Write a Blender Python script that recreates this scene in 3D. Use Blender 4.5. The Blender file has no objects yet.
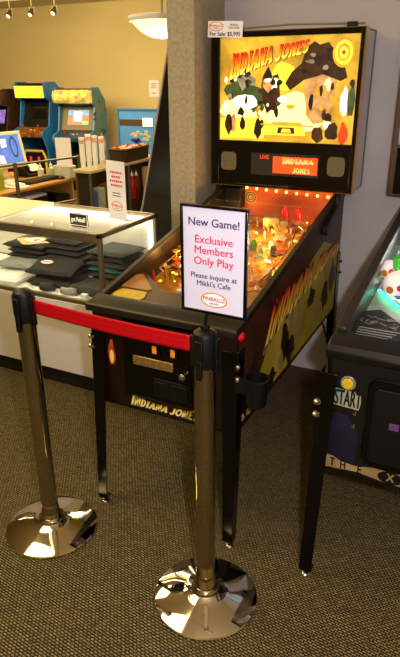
import bpy, math, random
from mathutils import Vector, Matrix

# ------------------------------------------------------------------ camera, world, lights, exposure
scene = bpy.context.scene
COL = scene.collection
R = math.radians
CAM = Vector((1.02, -1.688, 1.663))
YAW, PITCH, ROLL = R(27.048), R(22.89), R(-0.36)
fw = Vector((-math.sin(YAW) * math.cos(PITCH), math.cos(YAW) * math.cos(PITCH), -math.sin(PITCH)))
rt0 = Vector((math.cos(YAW), math.sin(YAW), 0))
up0 = rt0.cross(fw)
rt = rt0 * math.cos(ROLL) + up0 * math.sin(ROLL)
up = up0 * math.cos(ROLL) - rt0 * math.sin(ROLL)
cam_data = bpy.data.cameras.new('camera')
cam_data.sensor_fit = 'VERTICAL'
cam_data.sensor_height = 24.0
cam_data.lens = 24.0 * 597.0 / 657.0
cam_data.clip_start = 0.05
camera = bpy.data.objects.new('camera', cam_data)
COL.objects.link(camera)
M = Matrix((rt, up, -fw)).transposed().to_4x4()
M.translation = CAM
camera.matrix_world = M
scene.camera = camera

world = bpy.data.worlds.new('world')
scene.world = world
world.use_nodes = True
world.node_tree.nodes['Background'].inputs[0].default_value = (1.0, 0.82, 0.58, 1)
world.node_tree.nodes['Background'].inputs[1].default_value = 0.06

scene.view_settings.view_transform = 'Standard'
scene.view_settings.look = 'None'
scene.view_settings.exposure = 0.0
scene.view_settings.gamma = 1.0
scene.view_settings.use_curve_mapping = False


def light(name, kind, loc, energy, color, size=0.1, size_y=None, aim=None):
    d = bpy.data.lights.new(name, kind)
    d.energy = energy
    d.color = color
    if kind == 'AREA':
        d.shape = 'RECTANGLE' if size_y else 'SQUARE'
        d.size = size
        if size_y:
            d.size_y = size_y
    else:
        d.shadow_soft_size = size
    o = bpy.data.objects.new(name, d)
    COL.objects.link(o)
    o.location = loc
    if aim is not None:
        o.rotation_euler = (Vector(aim) - Vector(loc)).to_track_quat('-Z', 'Y').to_euler()
    return o


# the photographer's flash, just right of the lens
light('flash', 'POINT', CAM + rt * 0.13 + up * 0.04, 122, (1.0, 0.92, 0.98), 0.03)
# warm ceiling fixtures over this end of the shop and over the back room, then two added fills
WARM = (1.0, 0.79, 0.38)
light('ceiling_light_shop', 'AREA', (-1.3, -0.6, 2.70), 48, WARM, 1.4, 1.4, (-1.3, -0.6, 0))
light('ceiling_light_entrance', 'AREA', (1.6, -2.6, 2.70), 12, WARM, 1.6, 1.6, (1.6, -2.6, 0))
light('ceiling_light_cafe', 'AREA', (-2.6, 4.3, 2.70), 120, (1.0, 0.78, 0.42), 1.6, 1.6, (-2.6, 4.3, 0))
light('far_wall_fill', 'AREA', (-4.6, 3.4, 2.6), 205, (1.0, 0.81, 0.45), 3.0, 1.2, (-5.2, 7.3, 1.3))  # added wall-wash fill, tilted to light the far wall evenly

light('counter_fill', 'AREA', (-3.0, 1.6, 2.70), 42, WARM, 1.0, 1.0, (-3.0, 1.6, 0))  # added fill, brightens the card and cups behind the case


# ------------------------------------------------------------------ materials
def srgb(c):
    if isinstance(c, str):
        c = tuple(int(c[i:i + 2], 16) / 255 for i in (0, 2, 4))
    return tuple(x / 12.92 if x <= 0.04045 else ((x + 0.055) / 1.055) ** 2.4 for x in c)


MATS = {}


def mat(name, col, rough=0.5, metal=0.0, spec=0.5, noise=0.0, scale=20.0, col2=None, bump=0.0, emit=None, coat=0.0, detail=4.0):
    if name in MATS:
        return MATS[name]
    m = bpy.data.materials.new(name)
    m.use_nodes = True
    nt = m.node_tree
    b = nt.nodes['Principled BSDF']
    c = srgb(col)
    b.inputs['Base Color'].default_value = (*c, 1)
    b.inputs['Roughness'].default_value = rough
    b.inputs['Metallic'].default_value = metal
    b.inputs['Specular IOR Level'].default_value = spec
    b.inputs['Coat Weight'].default_value = coat
    if noise > 0 or bump > 0 or col2:
        tc = nt.nodes.new('ShaderNodeTexCoord')
        n = nt.nodes.new('ShaderNodeTexNoise')
        n.inputs['Scale'].default_value = scale
        n.inputs['Detail'].default_value = detail
        nt.links.new(tc.outputs['Object'], n.inputs['Vector'])
        if noise > 0 or col2:
            r = nt.nodes.new('ShaderNodeValToRGB')
            r.color_ramp.elements[0].position = 0.3
            r.color_ramp.elements[1].position = 0.7
            c2 = srgb(col2) if col2 else tuple(min(1, x * (1 + noise)) for x in c)
            c1 = c if col2 else tuple(x * (1 - noise) for x in c)
            r.color_ramp.elements[0].color = (*c1, 1)
            r.color_ramp.elements[1].color = (*c2, 1)
            nt.links.new(n.outputs['Fac'], r.inputs['Fac'])
            nt.links.new(r.outputs['Color'], b.inputs['Base Color'])
            if emit:
                nt.links.new(r.outputs['Color'], b.inputs['Emission Color'])
        if bump > 0:
            bp = nt.nodes.new('ShaderNodeBump')
            bp.inputs['Strength'].default_value = bump
            bp.inputs['Distance'].default_value = 0.004
            nt.links.new(n.outputs['Fac'], bp.inputs['Height'])
            nt.links.new(bp.outputs['Normal'], b.inputs['Normal'])
    if emit:
        if not (noise > 0 or col2):
            b.inputs['Emission Color'].default_value = (*c, 1)
        b.inputs['Emission Strength'].default_value = emit
    MATS[name] = m
    return m


def glass_mat(name, tint=(0.97, 1.0, 0.98), strength=1.0):
    if name in MATS:
        return MATS[name]
    m = bpy.data.materials.new(name)
    m.use_nodes = True
    nt = m.node_tree
    nt.nodes.clear()
    out = nt.nodes.new('ShaderNodeOutputMaterial')
    mix = nt.nodes.new('ShaderNodeMixShader')
    tr = nt.nodes.new('ShaderNodeBsdfTransparent')
    tr.inputs[0].default_value = (*tint, 1)
    gl = nt.nodes.new('ShaderNodeBsdfGlossy')
    gl.inputs['Roughness'].default_value = 0.02
    lw = nt.nodes.new('ShaderNodeLayerWeight')
    lw.inputs['Blend'].default_value = 0.5
    pw = nt.nodes.new('ShaderNodeMath')
    pw.operation = 'POWER'
    pw.inputs[1].default_value = 5.0
    nt.links.new(lw.outputs['Facing'], pw.inputs[0])
    mu = nt.nodes.new('ShaderNodeMath')
    mu.operation = 'MULTIPLY_ADD'
    mu.inputs[1].default_value = 0.9 * strength
    mu.inputs[2].default_value = 0.06 * strength
    nt.links.new(pw.outputs[0], mu.inputs[0])
    nt.links.new(mu.outputs[0], mix.inputs[0])
    nt.links.new(tr.outputs[0], mix.inputs[1])
    nt.links.new(gl.outputs[0], mix.inputs[2])
    nt.links.new(mix.outputs[0], out.inputs[0])
    MATS[name] = m
    return m


def grad_mat(name, stops, emit=0.0, rough=0.4):
    """lettering ink: printed colour running along the letter height (uv v)"""
    if name in MATS:
        return MATS[name]
    m = bpy.data.materials.new(name)
    m.use_nodes = True
    nt = m.node_tree
    b = nt.nodes['Principled BSDF']
    b.inputs['Roughness'].default_value = rough
    uv = nt.nodes.new('ShaderNodeUVMap')
    uv.uv_map = 'ink'
    sep = nt.nodes.new('ShaderNodeSeparateXYZ')
    r = nt.nodes.new('ShaderNodeValToRGB')
    el = r.color_ramp.elements
    el[0].position, el[0].color = stops[0][0], (*srgb(stops[0][1]), 1)
    el[1].position, el[1].color = stops[-1][0], (*srgb(stops[-1][1]), 1)
    for p, c in stops[1:-1]:
        e = el.new(p)
        e.color = (*srgb(c), 1)
    nt.links.new(uv.outputs[0], sep.inputs[0])
    nt.links.new(sep.outputs['Y'], r.inputs['Fac'])
    nt.links.new(r.outputs['Color'], b.inputs['Base Color'])
    if emit:
        nt.links.new(r.outputs['Color'], b.inputs['Emission Color'])
        b.inputs['Emission Strength'].default_value = emit
    MATS[name] = m
    return m


def carpet_mat():
    m = bpy.data.materials.new('loop_carpet')
    m.use_nodes = True
    nt = m.node_tree
    b = nt.nodes['Principled BSDF']
    b.inputs['Roughness'].default_value = 0.95
    b.inputs['Specular IOR Level'].default_value = 0.1
    tc = nt.nodes.new('ShaderNodeTexCoord')
    mp = nt.nodes.new('ShaderNodeMapping')
    mp.inputs['Rotation'].default_value = (0, 0, R(8))
    nt.links.new(tc.outputs['Object'], mp.inputs['Vector'])
    br = nt.nodes.new('ShaderNodeTexBrick')
    br.inputs['Scale'].default_value = 1.0
    br.inputs['Brick Width'].default_value = 0.0165
    br.inputs['Row Height'].default_value = 0.0092
    br.inputs['Mortar Size'].default_value = 0.0023
    br.inputs['Mortar Smooth'].default_value = 0.6
    br.inputs['Color1'].default_value = (*srgb('897c55'), 1)
    br.inputs['Color2'].default_value = (*srgb('6d6142'), 1)
    br.inputs['Mortar'].default_value = (*srgb('241c13'), 1)
    nt.links.new(mp.outputs[0], br.inputs['Vector'])
    n = nt.nodes.new('ShaderNodeTexNoise')
    n.inputs['Scale'].default_value = 170
    n.inputs['Detail'].default_value = 3
    nt.links.new(tc.outputs['Object'], n.inputs['Vector'])
    r = nt.nodes.new('ShaderNodeValToRGB')
    r.color_ramp.elements[0].position = 0.35
    r.color_ramp.elements[0].color = (0.5, 0.5, 0.5, 1)
    r.color_ramp.elements[1].position = 0.65
    r.color_ramp.elements[1].color = (1.25, 1.2, 1.1, 1)
    nt.links.new(n.outputs['Fac'], r.inputs[0])
    mx = nt.nodes.new('ShaderNodeMixRGB')
    mx.blend_type = 'MULTIPLY'
    mx.inputs[0].default_value = 1
    nt.links.new(br.outputs['Color'], mx.inputs[1])
    nt.links.new(r.outputs[0], mx.inputs[2])
    nt.links.new(mx.outputs[0], b.inputs['Base Color'])
    bp = nt.nodes.new('ShaderNodeBump')
    bp.inputs['Strength'].default_value = 0.8
    bp.inputs['Distance'].default_value = 0.003
    nt.links.new(br.outputs['Fac'], bp.inputs['Height'])
    bp.invert = True
    nt.links.new(bp.outputs['Normal'], b.inputs['Normal'])
    return m


# ------------------------------------------------------------------ mesh builder
class MB:
    def __init__(self):
        self.v, self.f, self.m, self.uv = [], [], [], []
        self.mi = 0
        self.T = Matrix.Identity(4)

    def add(self, vs, fs, uvs=None):
        o = len(self.v)
        self.v += [tuple(self.T @ Vector(p)) for p in vs]
        for f in fs:
            self.f.append(tuple(i + o for i in f))
            self.m.append(self.mi)
        self.uv += uvs if uvs else [(0, 0)] * len(vs)
        return self

    def box(self, x0, x1, y0, y1, z0, z1):
        vs = [(x, y, z) for z in (z0, z1) for y in (y0, y1) for x in (x0, x1)]
        return self.add(vs, [(0, 2, 3, 1), (4, 5, 7, 6), (0, 1, 5, 4), (2, 6, 7, 3), (0, 4, 6, 2), (1, 3, 7, 5)])

    def cyl(self, p0, p1, r0, r1=None, n=20, caps=True):
        r1 = r0 if r1 is None else r1
        p0, p1 = Vector(p0), Vector(p1)
        d = (p1 - p0).normalized()
        a = d.orthogonal().normalized()
        b = d.cross(a)
        vs = []
        for p, r in ((p0, r0), (p1, r1)):
            for i in range(n):
                t = 2 * math.pi * i / n
                vs.append(tuple(p + (a * math.cos(t) + b * math.sin(t)) * r))
        fs = [(i, (i + 1) % n, n + (i + 1) % n, n + i) for i in range(n)]
        if caps:
            fs += [tuple(range(n - 1, -1, -1)), tuple(range(n, 2 * n))]
        return self.add(vs, fs)

    def tube(self, pts, r, n=8, closed=False):
        pts = [Vector(p) for p in pts]
        N = len(pts)
        vs, fs = [], []
        a = None
        for i, p in enumerate(pts):
            q0 = pts[(i - 1) % N] if (closed or i > 0) else p
            q1 = pts[(i + 1) % N] if (closed or i < N - 1) else p
            d = (q1 - q0).normalized()
            a = d.orthogonal().normalized() if a is None else (a - d * a.dot(d)).normalized()
            b = d.cross(a)
            for k in range(n):
                t = 2 * math.pi * k / n
                vs.append(tuple(p + (a * math.cos(t) + b * math.sin(t)) * r))
        S = N if closed else N - 1
        for i in range(S):
            j = (i + 1) % N
            for k in range(n):
                l = (k + 1) % n
                fs.append((i * n + k, i * n + l, j * n + l, j * n + k))
        if not closed:
            fs += [tuple(range(n - 1, -1, -1)), tuple((N - 1) * n + k for k in range(n))]
        return self.add(vs, fs)

    def lathe(self, prof, c=(0, 0, 0), n=32, a0=0.0, a1=2 * math.pi):
        c = Vector(c)
        full = abs(a1 - a0 - 2 * math.pi) < 1e-6
        m = n if full else n + 1
        vs, fs = [], []
        for r, z in prof:
            for i in range(m):
                t = a0 + (a1 - a0) * i / n
                vs.append((c.x + r * math.cos(t), c.y + r * math.sin(t), c.z + z))
        for j in range(len(prof) - 1):
            for i in range(n):
                k = (i + 1) % m
                fs.append((j * m + i, j * m + k, (j + 1) * m + k, (j + 1) * m + i))
        if full:
            fs += [tuple(range(m - 1, -1, -1)), tuple((len(prof) - 1) * m + i for i in range(m))]
        return self.add(vs, fs)

    def prism(self, pts, axis, t0, t1):
        """outline pts (a, b) extruded along axis: 'x' -> (y,z), 'y' -> (x,z), 'z' -> (x,y)"""
        def P(a, b, t):
            return {'x': (t, a, b), 'y': (a, t, b), 'z': (a, b, t)}[axis]
        n = len(pts)
        vs = [P(a, b, t0) for a, b in pts] + [P(a, b, t1) for a, b in pts]
        fs = [tuple(range(n - 1, -1, -1)), tuple(range(n, 2 * n))]
        fs += [(i, (i + 1) % n, n + (i + 1) % n, n + i) for i in range(n)]
        return self.add(vs, fs)

    def sphere(self, c, r, n=16, sz=1.0):
        prof = [(max(1e-4, r * math.sin(math.pi * i / (n // 2))), -r * sz * math.cos(math.pi * i / (n // 2))) for i in range(n // 2 + 1)]
        return self.lathe(prof, c, n)

    def build(self, name, mats, parent=None, bevel=0.0, smooth=True, seg=2, solid=0.0):
        me = bpy.data.meshes.new(name)
        me.from_pydata(self.v, [], self.f)
        if not isinstance(mats, (list, tuple)):
            mats = [mats]
        for m in mats:
            me.materials.append(m)
        me.polygons.foreach_set('material_index', self.m)
        lay = me.uv_layers.new(name='ink')
        for lp in me.loops:
            lay.data[lp.index].uv = self.uv[lp.vertex_index]
        me.validate()
        import bmesh
        bm = bmesh.new()
        bm.from_mesh(me)
        bmesh.ops.recalc_face_normals(bm, faces=bm.faces)
        bm.to_mesh(me)
        bm.free()
        if smooth:
            me.polygons.foreach_set('use_smooth', [True] * len(me.polygons))
            me.set_sharp_from_angle(angle=R(35))
        o = bpy.data.objects.new(name, me)
        COL.objects.link(o)
        if parent:
            o.parent = parent
        if bevel:
            b = o.modifiers.new('edge', 'BEVEL')
            b.width = bevel
            b.segments = seg
            b.limit_method = 'ANGLE'
            b.angle_limit = R(40)
        return o


def thing(name, label, cat, loc=(0, 0, 0), rz=0.0, group=None):
    o = bpy.data.objects.new(name, None)
    o.empty_display_size = 0.1
    COL.objects.link(o)
    o.location = loc
    o.rotation_euler = (0, 0, rz)
    return tag(o, label, cat, group)


def tag(o, label, cat, group=None):
    o['label'] = label
    o['category'] = cat
    if group:
        o['group'] = group
    return o


def struct(o):
    o['kind'] = 'structure'
    return o


def place(o, loc, rz=0.0):
    o.location = loc
    o.rotation_euler = (0, 0, rz)
    return o


def copy_tree(o, parent=None):
    c = o.copy()
    COL.objects.link(c)
    if parent:
        c.parent = parent
    for ch in list(o.children):
        copy_tree(ch, c)
    return c


def frame(origin, xdir, ydir):
    """matrix taking local (x, y, z) to a surface with given x and y directions"""
    x = Vector(xdir).normalized()
    y = Vector(ydir)
    y = (y - x * y.dot(x)).normalized()
    z = x.cross(y)
    m = Matrix((x, y, z)).transposed().to_4x4()
    m.translation = Vector(origin)
    return m


def text(mb, s, size, x=0.0, y=0.0, z=0.0005, depth=0.0004, bold=0.0, align='CENTER', sx=1.0):
    """lettering laid flat in the builder's current plane"""
    cu = bpy.data.curves.new('lettering', 'FONT')
    cu.body = s
    cu.size = size
    cu.align_x = align
    cu.align_y = 'CENTER'
    cu.extrude = depth
    cu.resolution_u = 3
    ob = bpy.data.objects.new('lettering', cu)
    me = bpy.data.meshes.new_from_object(ob)
    steps = [(0, 0)] if bold <= 0 else [(-1, 0), (1, 0), (0, .7), (0, -.7)]
    for k, (ox, oy) in enumerate(steps):
        vs = [(v.co.x * sx + x + ox * bold * size, v.co.y + y + oy * bold * size, v.co.z + z + k * .00003) for v in me.vertices]
        mb.add(vs, [tuple(p.vertices) for p in me.polygons])
    bpy.data.objects.remove(ob)
    bpy.data.curves.remove(cu)
    bpy.data.meshes.remove(me)


# adventure-style display letters: fat flared strokes in a unit-high cell
FAT = 1.25


def seg(a, b, w0, w1):
    (ax, ay), (bx, by) = a, b
    l = math.hypot(bx - ax, by - ay)
    w0, w1 = w0 * FAT, w1 * FAT
    nx, ny = -(by - ay) / l, (bx - ax) / l
    return [(ax + nx * w0 / 2, ay + ny * w0 / 2), (bx + nx * w1 / 2, by + ny * w1 / 2), (bx - nx * w1 / 2, by - ny * w1 / 2), (ax - nx * w0 / 2, ay - ny * w0 / 2)]


def arc(cx, cy, rx, ry, a0, a1, w0, w1, n=10):
    out = []
    for i in range(n):
        t0, t1 = R(a0 + (a1 - a0) * i / n), R(a0 + (a1 - a0) * (i + 1) / n)
        u0, u1 = FAT * (w0 + (w1 - w0) * i / n), FAT * (w0 + (w1 - w0) * (i + 1) / n)
        out.append([(cx + (rx + u0 / 2) * math.cos(t0), cy + (ry + u0 / 2) * math.sin(t0)), (cx + (rx + u1 / 2) * math.cos(t1), cy + (ry + u1 / 2) * math.sin(t1)),
                    (cx + (rx - u1 / 2) * math.cos(t1), cy + (ry - u1 / 2) * math.sin(t1)), (cx + (rx - u0 / 2) * math.cos(t0), cy + (ry - u0 / 2) * math.sin(t0))])
    return out


GLYPH = {
    'I': (0.36, [seg((.18, 0), (.18, 1), .24, .2), seg((0, .05), (.36, .05), .1, .1), seg((0, .95), (.36, .95), .1, .1)]),
    'N': (0.72, [seg((.14, 0), (.14, 1), .2, .16), seg((.1, .98), (.6, .02), .22, .2), seg((.58, 0), (.58, 1), .16, .2), seg((0, .04), (.28, .04), .08, .08), seg((.44, .96), (.72, .96), .08, .08)]),
    'D': (0.66, [seg((.14, 0), (.14, 1), .22, .2)] + arc(.18, .5, .36, .42, -90, 90, .16, .16)),
    'A': (0.72, [seg((.08, 0), (.36, 1), .18, .16), seg((.36, 1), (.64, 0), .18, .24), seg((.18, .3), (.54, .3), .12, .12)]),
    'J': (0.52, [seg((.36, .25), (.36, 1), .22, .2), seg((.16, .95), (.52, .95), .1, .1)] + arc(.18, .24, .19, .2, -180, 0, .1, .22)),
    'O': (0.74, arc(.37, .5, .28, .42, 0, 360, .18, .18, 18)),
    'E': (0.56, [seg((.13, 0), (.13, 1), .22, .2), seg((.1, .07), (.54, .07), .14, .16), seg((.1, .52), (.44, .52), .13, .13), seg((.1, .93), (.52, .93), .14, .16)]),
    'S': (0.54, arc(.27, .73, .17, .19, 40, 270, .14, .18) + arc(.27, .29, .18, .22, 90, -150, .18, .14)),
    ' ': (0.3, []),
}


def letters(mb, s, warp, gap=0.06, ink=0, shadow=1, dz=0.0006, off=(0.03, -0.04), thick=0.0008):
    """display letters; warp maps (x in 0..1, y in 0..1) to the plane"""
    tot = sum(GLYPH[c][0] + gap for c in s) - gap
    for layer in (shadow, ink):
        if layer is None:
            continue
        mb.mi = layer
        x = 0.0
        for c in s:
            w, polys = GLYPH[c]
            for k, p in enumerate(polys):
                o = off if layer == shadow else (0, 0)
                z = (dz if layer == shadow else 2 * dz) + thick * (layer == ink)
                vs, uv = [], []
                for (a, b) in p:
                    X, Y = warp((x + a) / tot + o[0] * .3, b + o[1])
                    vs.append((X, Y, z))
                    uv.append((0.5, b))
                mb.add(vs, [(0, 1, 2, 3)], uv)
            x += w + gap
    mb.mi = 0


def blob(rng, cx, cy, rx, ry, n=12, j=0.25):
    return [(cx + rx * (1 + rng.uniform(-j, j)) * math.cos(2 * math.pi * i / n), cy + ry * (1 + rng.uniform(-j, j)) * math.sin(2 * math.pi * i / n)) for i in range(n)]


def flat(mb, pts, z, mi):
    mb.mi = mi
    mb.add([(a, b, z) for a, b in pts], [tuple(range(len(pts)))])


def ring(mb, cx, cy, rx, ry, w, z, mi, n=28):
    mb.mi = mi
    vs = []
    for k in (0, 1):
        for i in range(n):
            t = 2 * math.pi * i / n
            vs.append((cx + (rx - k * w) * math.cos(t), cy + (ry - k * w) * math.sin(t), z))
    mb.add(vs, [(i, (i + 1) % n, n + (i + 1) % n, n + i) for i in range(n)])


def ellipse(cx, cy, rx, ry, n=28):
    return [(cx + rx * math.cos(2 * math.pi * i / n), cy + ry * math.sin(2 * math.pi * i / n)) for i in range(n)]


def logo(mb, cx, cy, w, z, mi_white, mi_yellow, mi_red, mi_dark):
    """the arcade's oval badge: yellow rim, white field, red PINBALLZ"""
    flat(mb, ellipse(cx, cy, w / 2, w * .27), z, mi_yellow)
    ring(mb, cx, cy, w / 2 * .96, w * .255, w * .02, z + .0002, mi_red)
    flat(mb, ellipse(cx, cy, w / 2 * .88, w * .22), z + .0003, mi_white)
    mb.mi = mi_red
    text(mb, 'PINBALLZ', w * .19, cx, cy + w * .02, z + .0006, 0.0002, 0.02)
    mb.mi = mi_dark
    text(mb, 'ARCADE', w * .085, cx, cy - w * .13, z + .0006, 0.0002, 0.01)
    mb.mi = 0


# shared materials
black = mat('black_paint', '060505', 0.35, spec=.3, noise=.2, scale=8)
black_gloss = mat('black_gloss', '050404', 0.16, spec=.35)
black_matte = mat('black_plastic', '0a0908', 0.45, spec=.3)
chrome = mat('chrome', 'd9d4cc', 0.06, 1.0)
steel = mat('brushed_steel', 'b9b2a6', 0.2, 1.0, noise=.08, scale=60)
white_paper = mat('white_paper', 'eeecf2', 0.7)
cream = mat('cream_board', 'efe2bf', 0.6)
GLASS = glass_mat('clear_glass')
PFGLASS = glass_mat('playfield_glass', (0.98, 0.98, 0.97), 0.5)

# ------------------------------------------------------------------ the setting
def slab(name, b, m, bev=0.0):
    mb = MB()
    mb.box(*b)
    return struct(mb.build(name, m, bevel=bev))


CEIL = 2.78
carpet = carpet_mat()
wall_grey = mat('grey_wall_paint', 'b4aeae', 0.8, noise=.03, scale=3)
wall_warm = mat('tan_wall_paint', 'd3bd82', 0.8, noise=.04, scale=1.2)
paper = mat('mottled_wallpaper', '8d8570', 0.85, col2='a79c80', scale=70, bump=.25, detail=6)
slab('floor', (-9.5, 4.2, -4.6, 7.6, -0.1, 0.0), carpet)
slab('ceiling', (-9.5, 4.2, -4.6, 7.6, CEIL, CEIL + .1), mat('ceiling_paint', 'd5c39a', 0.9, noise=.03, scale=4))
slab('wall_back', (-0.53, 4.2, 1.345, 1.47, 0, CEIL), wall_grey)
slab('wall_divider', (-0.522, -0.380, 1.012, 1.47, 0, CEIL), paper)
slab('wall_far', (-9.5, 4.2, 7.3, 7.45, 0, CEIL), wall_warm)
slab('wall_left', (-9.5, -9.35, -4.6, 7.3, 0, CEIL), wall_warm)
slab('wall_right', (4.05, 4.2, -4.6, 7.3, 0, CEIL), wall_warm)
slab('wall_front', (-9.35, 4.05, -4.6, -4.45, 0, CEIL), wall_warm)
cove = mat('carpet_cove_base', '4a3c28', 0.95, col2='2e2418', scale=140)
slab('baseboard_back', (-0.38, 4.05, 1.335, 1.345, 0, 0.105), cove)
slab('baseboard_divider', (-0.532, -0.37, 1.002, 1.335, 0, 0.105), cove)
slab('baseboard_far', (-9.35, 4.05, 7.285, 7.3, 0, 0.1), mat('dark_vinyl', '1c1815', 0.5))

# ------------------------------------------------------------------ the lit pinball machine
W = 0.300                       # half width of the cabinet
wood_red = mat('reddish_wood_print', '220805', 0.35, col2='0c0403', scale=9, noise=.4)
olive = mat('olive_gold_print', '9c861a', 0.45, col2='bfa636', scale=6)
rust = mat('rust_print', '2c120a', 0.45, col2='4a2210', scale=9)
darkprint = mat('dark_brown_print', '1d140b', 0.45, noise=.4, scale=14)
tanprint = mat('tan_print', 'a58a52', 0.45, noise=.3, scale=20)
title_ink = grad_mat('title_ink', [(0.0, 'fff07a'), (0.4, 'ffb83a'), (0.8, 'ee5a20'), (1.0, 'bb2a14')])
title_ink_lit = grad_mat('title_ink_lit', [(0.0, 'ffe95c'), (0.35, 'ff9a1e'), (0.75, 'f0420f'), (1.0, 'c01a08')], emit=0.85)
yellow_ink = grad_mat('yellow_ink', [(0.0, 'fff2a0'), (1.0, 'f0c832')])


def zr(v):
    return 0.889 + 0.2116 * v


def pz(v, h=0.0):
    return 0.80 + 0.14 * v + h


ij = thing('pinball_machine', 'glowing pinball machine with amber lit backglass, roped off behind the red belt', 'pinball machine', group=None)

# cabinet: a hollow wooden body
mb = MB()
side = [(0, .468), (0, .878), (.05, .888), (1.165, 1.13), (1.165, 1.149), (1.36 - .04, 1.149), (1.36 - .04, .51)]
side = [(a, b - (0 if i in (0, 6) else .004)) for i, (a, b) in enumerate(side)]
mb.prism(side, 'x', -W, -W + .018)
mb.prism(side, 'x', W - .018, W)
mb.prism([(0, .468), (0, .874), (.018, .874), (.018, .468)], 'x', -W + .018, W - .018)
mb.prism([(1.302, .51), (1.302, 1.145), (1.32, 1.145), (1.32, .51)], 'x', -W + .018, W - .018)
mb.prism([(.018, .475), (.018, .485), (1.302, .525), (1.302, .515)], 'x', -W + .018, W - .018)
cab = mb.build('cabinet', black, ij, bevel=.002)

# right hand side artwork: rust band, olive field, dark rock shapes and the big title
rng = random.Random(4)
mb = MB()
mb.T = frame((W + .0004, 0, 0), (0, 1, 0), (0, 0, 1))
flat(mb, [(.012, .48), (1.305, .52), (1.305, 1.13), (1.16, 1.115), (.05, .872), (.012, .862)], 0, 0)
flat(mb, [(.1, .50), (1.28, .53), (1.28, .86), (1.0, .95), (.60, .86), (.30, .71), (.16, .56)], .0003, 1)
for (a, b, s, t) in ((.16, .62, .05, .10), (.50, .64, .05, .09), (.57, .58, .06, .06), (.85, .72, .06, .05), (1.08, .66, .06, .08), (1.2, .72, .05, .08), (.34, .54, .06, .04)):
    flat(mb, blob(rng, a, b, s, t, 14, .3), .0007, 2)
for (a, b, s, t) in ((.56, .72, .045, .06), (.66, .68, .05, .09), (.97, .60, .08, .03), (.46, .57, .03, .04)):
    flat(mb, blob(rng, a, b, s, t, 14, .3), .0008 + s * .001, 3)
flat(mb, [(.03, .49), (.14, .49), (.10, .60), (.05, .66), (.02, .6)], .0006, 4)
for k in range(9):
    flat(mb, blob(rng, rng.uniform(.04, .14), rng.uniform(.50, .66), .012, .018, 7, .4), .0009 + k * 1e-5, rng.choice((1, 3, 5)))
mb.build('side_art', [rust, olive, darkprint, tanprint, wood_red, title_ink], cab, smooth=False)
mb = MB()
mb.T = frame((W + .0018, 0, 0), (0, 1, 0), (0, 0, 1))


def warp_side(x, y):
    top = .869 + .03 * min(1.0, max(0.0, x) * 3) - .02 * max(0, x - .6)
    bot = .69 + .16 * max(0.0, min(1.05, x)) ** .75
    a = .236 + 1.04 * x
    return a + (.10 - .07 * min(1, x)) * y, bot + (top - bot) * y


letters(mb, 'INDIANA JONES', warp_side, ink=0, shadow=1)
mb.build('lettering', [title_ink, black], cab, smooth=False)

# front face artwork
mb = MB()
mb.T = frame((0, -.0004, 0), (1, 0, 0), (0, 0, 1))
flat(mb, [(-W + .004, .474), (W - .004, .474), (W - .004, .855), (-W + .004, .855)], 0, 0)
flat(mb, [(-.165, .53), (.165, .53), (.165, .85), (-.165, .85)], .0002, 1)
flat(mb, blob(rng, -.222, .69, .016, .055, 12, .25), .0004, 2)
flat(mb, blob(rng, -.222, .68, .009, .03, 10, .2), .0006, 3)
flat(mb, [(-.288, .735), (-.25, .735), (-.25, .77), (-.288, .77)], .0006, 4)
ring(mb, -.269, .753, .012, .009, .004, .0008, 1)
fire = mat('flame_print', 'c8501a', 0.4, col2='8a2408', scale=30)
flame = mat('flame_core_print', 'f6d36a', 0.4, noise=.1)
mb.build('front_art', [wood_red, black, fire, flame, mat('yellow_print', 'e0b91e', 0.5, noise=.1)], cab, smooth=False)
mb = MB()
mb.T = frame((0, -.0016, 0), (1, 0, 0), (0, 0, 1))
letters(mb, 'INDIANA JONES', lambda x, y: (-.145 + .29 * x + .012 * y, .487 + .004 * math.sin(x * 3.1) + (.028 + .02 * abs(2 * x - 1) ** 2.5) * y), ink=0, shadow=1)
mb.build('lettering', [yellow_ink, black], cab, smooth=False)

# coin door
mb = MB()
mb.box(-.16, .165, -.012, 0, .535, .845)
door = mb.build('coin_door', black_gloss, ij, bevel=.006)
mb = MB()
mb.box(-.115, .055, -.018, -.011, .675, .712)
mb.build('bill_plate', mat('worn_brass', 'b08c4e', 0.35, 0.7, noise=.3, scale=60), door, bevel=.003)
for cx in (-.018, .058):
    mb = MB()
    mb.box(cx - .02, cx + .02, -.02, -.011, .727, .785)
    s = mb.build('coin_slot', black_gloss, door, bevel=.003)
    mb = MB()
    mb.box(cx - .009, cx + .009, -.0215, -.0195, .738, .768)
    mb.build('coin_slot_light', mat('amber_lens', 'e0881a', 0.3, emit=.15, noise=.4, scale=120), door, bevel=.001)
mb = MB()
mb.cyl((.098, -.011, .672), (.098, -.03, .672), .013)
mb.cyl((.098, -.03, .672), (.098, -.034, .672), .009)
mb.build('lock', chrome, door, bevel=.001)
mb = MB()
mb.box(-.03, .13, -.018, -.011, .56, .635)
mb.box(-.02, .03, -.021, -.017, .57, .625)
mb.box(.045, .12, -.021, -.017, .57, .625)
mb.build('coin_return', black_matte, door, bevel=.003)

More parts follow.
